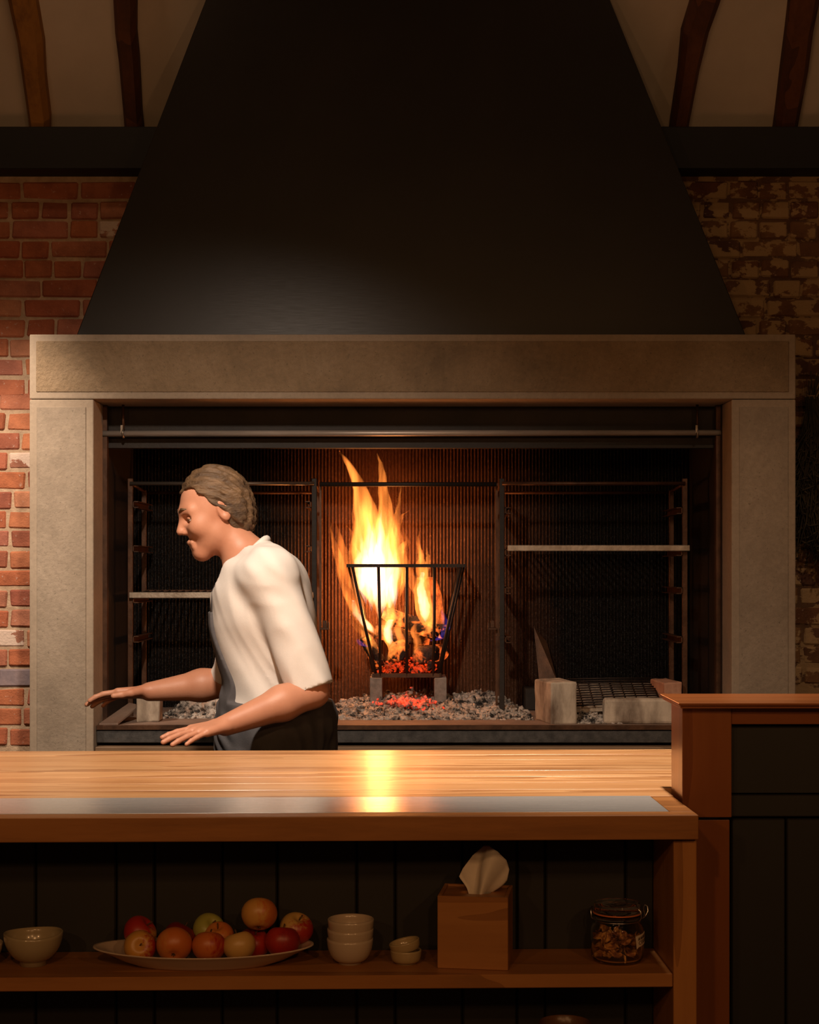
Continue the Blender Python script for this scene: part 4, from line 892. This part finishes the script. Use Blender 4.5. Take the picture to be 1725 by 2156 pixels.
# ================================================================== THE COOK
class Vol:
    def __init__(s, lo, hi, h):
        s.o = np.array(lo, np.float32); s.h = h; s.n = np.ceil((np.array(hi) - lo) / h).astype(int) + 1
        s.v = np.full(s.n, .2, np.float32)
    def sub(s, lo, hi):
        a = np.clip(np.floor((np.array(lo) - s.o) / s.h).astype(int), 0, s.n - 1); b = np.clip(np.ceil((np.array(hi) - s.o) / s.h).astype(int) + 1, 1, s.n)
        sl = tuple(slice(i, j) for i, j in zip(a, b))
        g = [(s.o[k] + s.h * np.arange(a[k], b[k], dtype=np.float32)).reshape([-1 if j == k else 1 for j in range(3)]) for k in range(3)]
        return sl, g
    def add(s, f, lo, hi, k=.02, sub=False):
        m = k + 3 * s.h; sl, g = s.sub(np.array(lo) - m, np.array(hi) + m)
        d = f(*g); a = s.v[sl]; kk = max(k, 1e-5)
        if sub:
            d = -d; hh = np.maximum(kk - np.abs(a - d), 0) / kk; s.v[sl] = np.maximum(a, d) + hh * hh * kk * .25
        else:
            hh = np.maximum(kk - np.abs(a - d), 0) / kk; s.v[sl] = np.minimum(a, d) - hh * hh * kk * .25
    def cone(s, a, b, r1, r2, k=.02, sub=False):
        a = np.array(a, np.float32); b = np.array(b, np.float32); ab = b - a; L2 = float(ab @ ab) + 1e-12
        def f(x, y, z):
            t_ = np.clip(((x - a[0]) * ab[0] + (y - a[1]) * ab[1] + (z - a[2]) * ab[2]) / L2, 0, 1)
            return np.sqrt((x - a[0] - ab[0] * t_) ** 2 + (y - a[1] - ab[1] * t_) ** 2 + (z - a[2] - ab[2] * t_) ** 2) - (r1 + (r2 - r1) * t_)
        r = max(r1, r2); s.add(f, np.minimum(a, b) - r, np.maximum(a, b) + r, k, sub)
    def ell(s, c, rad, k=.02, fr=None, sub=False):
        c = np.array(c, np.float32); rad = np.array(rad, np.float32); M_ = np.eye(3, dtype=np.float32) if fr is None else np.array(fr, np.float32)
        def f(x, y, z):
            p = [(x - c[0]) * M_[i, 0] + (y - c[1]) * M_[i, 1] + (z - c[2]) * M_[i, 2] for i in range(3)]
            k0 = np.sqrt(sum((p[i] / rad[i]) ** 2 for i in range(3))); k1 = np.sqrt(sum((p[i] / rad[i] ** 2) ** 2 for i in range(3))) + 1e-6
            return k0 * (k0 - 1) / k1
        s.add(f, c - rad.max(), c + rad.max(), k, sub)
    def carve(s, f):  # keep only f<0
        sl, g = s.sub(s.o, s.o + s.h * s.n); s.v = np.maximum(s.v, f(*g))
    def bmp(s, f):
        sl, g = s.sub(s.o, s.o + s.h * s.n); s.v = s.v + f(*g)
    def mesh(s, name):
        V = s.v.copy(); V[0] = V[-1] = .1; V[:, 0] = V[:, -1] = .1; V[:, :, 0] = V[:, :, -1] = .1
        ins = V < 0; c8 = sum(ins[i:ins.shape[0] - 1 + i, j:ins.shape[1] - 1 + j, k:ins.shape[2] - 1 + k].astype(np.int8) for i in (0, 1) for j in (0, 1) for k in (0, 1))
        act = np.argwhere((c8 > 0) & (c8 < 8)); idx = np.full(c8.shape, -1, np.int32); idx[tuple(act.T)] = np.arange(len(act))
        acc = np.zeros((len(act), 3), np.float64); cnt = np.zeros(len(act))
        for ax in range(3):
            o1, o2 = [i for i in range(3) if i != ax]
            for i in (0, 1):
                for j in (0, 1):
                    p = act.copy(); p[:, o1] += i; p[:, o2] += j; q = p.copy(); q[:, ax] += 1
                    a, b = V[tuple(p.T)], V[tuple(q.T)]; m = (a < 0) != (b < 0); t_ = np.where(m, a / np.where(m, a - b, 1), 0)
                    pt = p.astype(np.float64); pt[:, ax] += t_; acc[m] += pt[m]; cnt[m] += 1
        co = s.o + s.h * (acc / cnt[:, None]); faces = []
        for ax in range(3):
            o1, o2 = (ax + 1) % 3, (ax + 2) % 3
            a = np.moveaxis(ins, ax, 0); m = np.moveaxis(a[:-1] != a[1:], 0, ax); e = np.argwhere(m)
            e = e[(e[:, o1] > 0) & (e[:, o2] > 0)]
            qs = []
            for d1, d2 in ((-1, -1), (0, -1), (0, 0), (-1, 0)):
                c = e.copy(); c[:, o1] += d1; c[:, o2] += d2; qs.append(idx[tuple(c.T)])
            fq = np.stack(qs, 1); flip = ~ins[tuple(e.T)]; fq[flip] = fq[flip][:, ::-1]; faces.append(fq)
        fq = np.concatenate(faces); me = bpy.data.meshes.new(name)
        me.vertices.add(len(co)); me.vertices.foreach_set('co', co.astype(np.float32).ravel())
        me.loops.add(fq.size); me.loops.foreach_set('vertex_index', fq.astype(np.int32).ravel())
        me.polygons.add(len(fq)); me.polygons.foreach_set('loop_start', np.arange(0, fq.size, 4, dtype=np.int32))
        me.polygons.foreach_set('use_smooth', np.ones(len(fq), bool)); me.update(); me.validate(); return me

PD = 4.60
cook = thing('person', 'person in a white shirt and dark apron hurrying left behind the worktop', 'person', (-.40, PD, 0))
def cloth(name, me, m, label=None):
    me.transform(Matrix.Translation(-cook.location)); o = place(name, me, m, cook)
    if label: o['label'] = label
    return o
TOR = [((-.390, PD, .95), (.125, .170, .14)), ((-.405, PD, 1.10), (.122, .155, .15)), ((-.430, PD, 1.26), (.135, .172, .16)), ((-.438, PD, 1.36), (.105, .170, .085))]
SHN, SHF = (-.395, 4.425, 1.375), (-.455, 4.775, 1.365)
ELN, WRN = (-.272, 4.385, 1.050), (-.500, 4.255, .968)
ELF, WRF = (-.555, 4.83, 1.045), (-.795, 4.79, 1.018)
NB, NT_ = (-.462, PD, 1.420), (-.545, PD, 1.50)
HC = np.array((-.578, PD, 1.562)); tl_ = R(20)
yw_ = R(16)   # the face is turned a little towards the room
fv = np.array((-math.cos(tl_) * math.cos(yw_), -math.cos(tl_) * math.sin(yw_), -math.sin(tl_))); sv = np.array((math.sin(yw_), -math.cos(yw_), 0)); uv = np.array((-math.sin(tl_) * math.cos(yw_), -math.sin(tl_) * math.sin(yw_), math.cos(tl_)))
FRM = np.array([fv, sv, uv])
def hp(f, s_, u): return HC + fv * f + sv * s_ + uv * u
B = Vol((-1.08, 4.02, .84), (-.16, 4.98, 1.74), .0036)
for c, r in TOR: B.ell(c, r, .06)
B.cone(NB, NT_, .060, .056, .05)
for sh, el, wr in ((SHN, ELN, WRN), (SHF, ELF, WRF)):
    B.cone((sh[0] - .01, PD + (sh[1] - PD) * .55, sh[2] + .015), sh, .055, .058, .05); B.cone(sh, el, .054, .044, .03)
    e = np.array(el); w_ = np.array(wr); B.cone(e, e + (w_ - e) * .35, .045, .048, .02); B.cone(e + (w_ - e) * .35, w_, .048, .029, .02)
# head
B.ell(hp(-.012, 0, .022), (.098, .076, .098), .02, FRM)
B.ell(hp(.028, 0, -.028), (.066, .062, .085), .03, FRM)
B.cone(hp(.020, .040, -.062), hp(.070, .012, -.102), .026, .020, .03); B.cone(hp(.020, -.040, -.062), hp(.070, -.012, -.102), .026, .020, .03)
B.cone(hp(.072, -.012, -.102), hp(.072, .012, -.102), .018, .018, .02)
for q in (-1, 1):
    B.ell(hp(.058, q * .044, -.026), (.030, .024, .026), .025, FRM)
    B.cone(hp(.080, q * .012, .026), hp(.066, q * .046, .026), .0105, .009, .022)
    B.ell(hp(.090, q * .033, .002), (.021, .018, .0125), .012, FRM, True)
    B.ell(hp(-.020, q * .077, -.006), (.019, .009, .032), .008, FRM); B.ell(hp(-.016, q * .085, -.002), (.010, .006, .019), .006, FRM, True)
B.cone(hp(.088, 0, .012), hp(.110, 0, -.024), .0090, .0112, .012)
for q in (-1, 1): B.ell(hp(.097, q * .012, -.031), (.012, .009, .008), .008, FRM)
B.cone(hp(.090, -.020, -.066), hp(.090, .020, -.066), .0075, .0075, .008); B.cone(hp(.096, -.006, -.063), hp(.096, .006, -.063), .006, .006, .008)
B.cone(hp(.088, -.017, -.079), hp(.088, .017, -.079), .0085, .0085, .008)
lips_bm = new_bm()
for q_, r_ in ((-.0665, .0062), (-.0785, .0068)):
    tube(lips_bm, [Vector(hp(.0925 - 60 * t_ * t_ * .35, t_, q_ + (.002 if abs(t_) < .004 and q_ > -.07 else 0))) for t_ in (-.020, -.012, -.004, 0, .004, .012, .020)], [.002, r_ * .85, r_, r_ * .94, r_, r_ * .85, .002], 8)
obj('lips', lips_bm, MT['lip'], cook)
# hands
def hand(wr, dr, nrm, th, curl):
    dr = np.array(dr, float); dr /= np.linalg.norm(dr); th = np.array(th, float); th -= dr * (th @ dr); th /= np.linalg.norm(th); nrm = np.cross(dr, th); nrm *= np.sign(nrm @ np.array(nrm0))
    w_ = np.array(wr, float)
    spec = [(.030, .092, (.043, .026, .020), .0092), (.010, .096, (.048, .030, .021), .0095), (-.011, .091, (.045, .028, .020), .0090), (-.030, .082, (.034, .021, .018), .0080)]
    for k, (so, kl, ls, r) in enumerate(spec):
        kn = w_ + dr * kl + th * so; B.cone(w_ + dr * .012 + th * so * .55, kn, .0155, .0125, .012)
        d_ = dr + th * so * 2.2; d_ /= np.linalg.norm(d_); p = kn; ang = curl[0] + .05 * k
        for q, L in enumerate(ls):
            dd = d_ * math.cos(ang) + nrm * math.sin(ang); e = p + dd * L; B.cone(p, e, r - .0007 * q, r - .0007 * (q + 1), .003); p = e; ang += curl[1]
    p = w_ + dr * .022 + th * .022; d1 = dr * .62 + th * .70 + nrm * .25; d1 /= np.linalg.norm(d1)
    for L, r1, r2, tw in ((.042, .016, .0125, .0), (.032, .0115, .0105, .35), (.027, .0103, .0085, .3)):
        d1 = d1 + dr * tw; d1 /= np.linalg.norm(d1); e = p + d1 * L; B.cone(p, e, r1, r2, .006); p = e
nrm0 = (0, 0, -1)
hand(WRN, (-.72, -.66, -.10), None, (-.6, .75, .12), (.03, .10))
hand(WRF, (-1, -.05, -.06), None, (-.1, -1, .25), (.10, .22))
cloth('body', B.mesh('body'), MT['skin'])
for q in (-1, 1):
    bm = new_bm(); bmesh.ops.create_uvsphere(bm, u_segments=20, v_segments=14, radius=.0115)
    for f in bm.faces: f.smooth = True
    c_ = hp(.0700, q * .032, .002); e = obj('eye', bm, MT['eye'], cook); e.location = Vector(c_) - cook.location; e.data.transform(Matrix.Translation(cook.location))
    bm = new_bm(); bmesh.ops.create_uvsphere(bm, u_segments=16, v_segments=10, radius=.0058)
    bmesh.ops.translate(bm, verts=bm.verts, vec=Vector(hp(.0700 + .0068, q * .032, -.002)) - cook.location - e.location); i_ = place('iris', mesh_of('iris', bm), MT['iris'], e)
    bm = new_bm(); bmesh.ops.create_uvsphere(bm, u_segments=28, v_segments=24, radius=.0132)
    dl = []
    for f in bm.faces:
        n_ = f.calc_center_median().normalized(); el_ = math.degrees(math.asin(max(-1, min(1, n_.z)))); f.smooth = True
        if n_.x > -.15 and -32 + 12 * abs(n_.y) < el_ < 12 - 14 * abs(n_.y): dl.append(f)
    bmesh.ops.delete(bm, geom=dl, context='FACES')
    for v_ in bm.verts: v_.co = Vector(fv * v_.co.x + sv * v_.co.y + uv * v_.co.z) + Vector(c_)
    obj('eyelid', bm, MT['skin'], cook)
    bm = new_bm(); tube(bm, [Vector(hp(.093, q * .014, .030)), Vector(hp(.089, q * .030, .036)), Vector(hp(.076, q * .048, .031))], [.004, .0045, .002], 6); obj('eyebrow', bm, MT['hair'], cook)
Hh = Vol((-.78, 4.45, 1.40), (-.40, 4.75, 1.74), .0045)
Hh.ell(hp(-.020, 0, .032), (.103, .084, .100), .02, FRM); Hh.ell(hp(-.055, 0, -.02), (.068, .078, .085), .03, FRM)
def hairline(x, y, z):
    p = [(x - HC[0]) * FRM[i, 0] + (y - HC[1]) * FRM[i, 1] + (z - HC[2]) * FRM[i, 2] for i in range(3)]
    f, s_, u = p; line = .085 - .12 * np.clip(.045 - f, 0, .07) / .07 - .13 * np.clip(-.02 - f, 0, .05) / .05   # high over the brow, falling past the ear to the nape
    line = line + .003 * np.sin(s_ * 95 + f * 60) + .002 * np.sin(f * 150 + s_ * 40)
    return (line - u) * .8
Hh.carve(hairline)
Hh.bmp(lambda x, y, z: .0028 * np.sin(y * 230 + 5 * np.sin(x * 30)) + .0024 * np.sin(z * 270 + x * 90 + 4 * np.sin(y * 40) + 3 * np.sin(x * 25)))
cloth('hair', Hh.mesh('hair'), MT['hair'], 'short light brown hair')
# shirt
S = Vol((-.72, 4.26, .86), (-.16, 4.94, 1.50), .006)
for c, r in TOR: S.ell(c, tuple(x + .018 for x in r), .06)
S.cone(NB, (-.475, PD, 1.435), .070, .070, .03)
for sh, el in ((SHN, ELN), (SHF, ELF)):
    S.cone((sh[0] - .01, PD + (sh[1] - PD) * .55, sh[2] + .015), sh, .066, .072, .05); S.cone(sh, el, .072, .066, .04)
def wrinkle(x, y, z):
    q = 6 * np.sin(x * 11 + z * 7) + 4 * np.sin(y * 15 - z * 9)
    low = np.clip((1.22 - z) / .3, .25, 1)
    return .0042 * np.sin(z * 55 + x * 40 + q) * np.sin(y * 21 + z * 12) * low + .0075 * np.abs(np.sin(z * 15 - x * 22 + .9 * q)) * np.clip(np.sin(x * 17 + z * 9 + y * 8) + .3, 0, 1) * low + .0022 * np.sin(x * 70 + z * 45 + y * 30)
S.bmp(wrinkle)
nd = np.array((-.083, 0, .080)); nd /= np.linalg.norm(nd)
S.carve(lambda x, y, z: np.where(np.abs(y - PD) < .09, (x + .470) * nd[0] + (z - 1.437) * nd[2], -1))
S.carve(lambda x, y, z: .90 - z + 0 * x)
ea = np.array(ELN) - np.array(SHN); ea /= np.linalg.norm(ea); en = np.array(ELN) - ea * .005
S.carve(lambda x, y, z: np.where((y < 4.47) & (z < 1.14) & (x > -.36), (x - en[0]) * ea[0] + (y - en[1]) * ea[1] + (z - en[2]) * ea[2], -1))
ef = np.array(ELF) - np.array(SHF); ef /= np.linalg.norm(ef); eg = np.array(ELF)
S.carve(lambda x, y, z: np.where((y > 4.74) & (z < 1.16) & (x < -.44), (x - eg[0]) * ef[0] + (y - eg[1]) * ef[1] + (z - eg[2]) * ef[2], -1))
cloth('shirt', S.mesh('shirt'), MT['shirt'], 'white shirt with sleeves to the elbow')
bm = new_bm(); nc = np.array(NB) + np.array((-.004, 0, .012))
u1 = np.cross(nd, (0, 1, 0)); u1 /= np.linalg.norm(u1)
tube(bm, [Vector(nc + u1 * .067 * math.cos(a_) + np.array((0, 1, 0)) * .067 * math.sin(a_)) for a_ in [6.2832 * k / 32 for k in range(33)]], .012, 10, 1.0); obj('collar', bm, MT['shirt'], cook)
# apron over the front and hips
A = Vol((-.72, 4.35, .48), (-.16, 4.85, 1.36), .006)
for c, r in TOR: A.ell(c, tuple(x + .026 for x in r), .06)
A.cone((-.39, PD - .03, .90), (-.40, PD - .05, .52), .155, .165, .08); A.cone((-.39, PD + .03, .90), (-.40, PD + .05, .52), .155, .165, .08)
A.bmp(wrinkle)
A.carve(lambda x, y, z: np.maximum(np.maximum(z - 1.27, .54 - z) + 0 * x, np.where(z > 1.01, np.maximum(x + .475, np.abs(y - PD) - .125 + .25 * np.clip(z - 1.06, 0, .2)), x + .20 + 0 * y)))
cloth('apron', A.mesh('apron'), MT['apron'], 'charcoal apron with bib')
bm = new_bm(); bib = 1.262
for q in (-1, 1): tube(bm, [Vector((-.572, PD + q * .068, 1.255)), Vector((-.565, PD + q * .072, 1.33)), Vector((-.53, PD + q * .070, 1.40)), Vector((-.455, PD + q * .055, 1.452)), Vector((-.40, PD, 1.458))], .006, 8, .5)
obj('neck_strap', bm, MT['apron'], cook)
L_ = Vol((-.66, 4.36, .05), (-.20, 4.86, 1.02), .010)
L_.ell((-.385, PD, .95), (.130, .178, .10), .05)
LEGS = (((-.385, 4.51, .92), (-.40, 4.50, .50), (-.33, 4.50, .10)), ((-.385, 4.69, .92), (-.47, 4.70, .50), (-.48, 4.70, .10)))
for h_, k_, a_ in LEGS: L_.cone(h_, k_, .100, .075, .04); L_.cone(k_, a_, .075, .062, .03)
L_.carve(lambda x, y, z: .075 - z + 0 * x); cloth('trousers', L_.mesh('trousers'), MT['trousers'])
for _, _, a_ in LEGS:
    Q = Vol((a_[0] - .27, a_[1] - .09, -.02), (a_[0] + .11, a_[1] + .09, .16), .006)
    Q.ell((a_[0] - .005, a_[1], .045), (.055, .040, .048), .03); Q.ell((a_[0] - .135, a_[1], .038), (.085, .047, .038), .05); Q.cone((a_[0], a_[1], .05), (a_[0], a_[1], .11), .045, .045, .03); Q.cone((a_[0], a_[1], .03), (a_[0] - .13, a_[1], .03), .038, .042, .03)
    Q.carve(lambda x, y, z: .0005 - z + 0 * x); cloth('shoe', Q.mesh('shoe'), MT['shoe'])
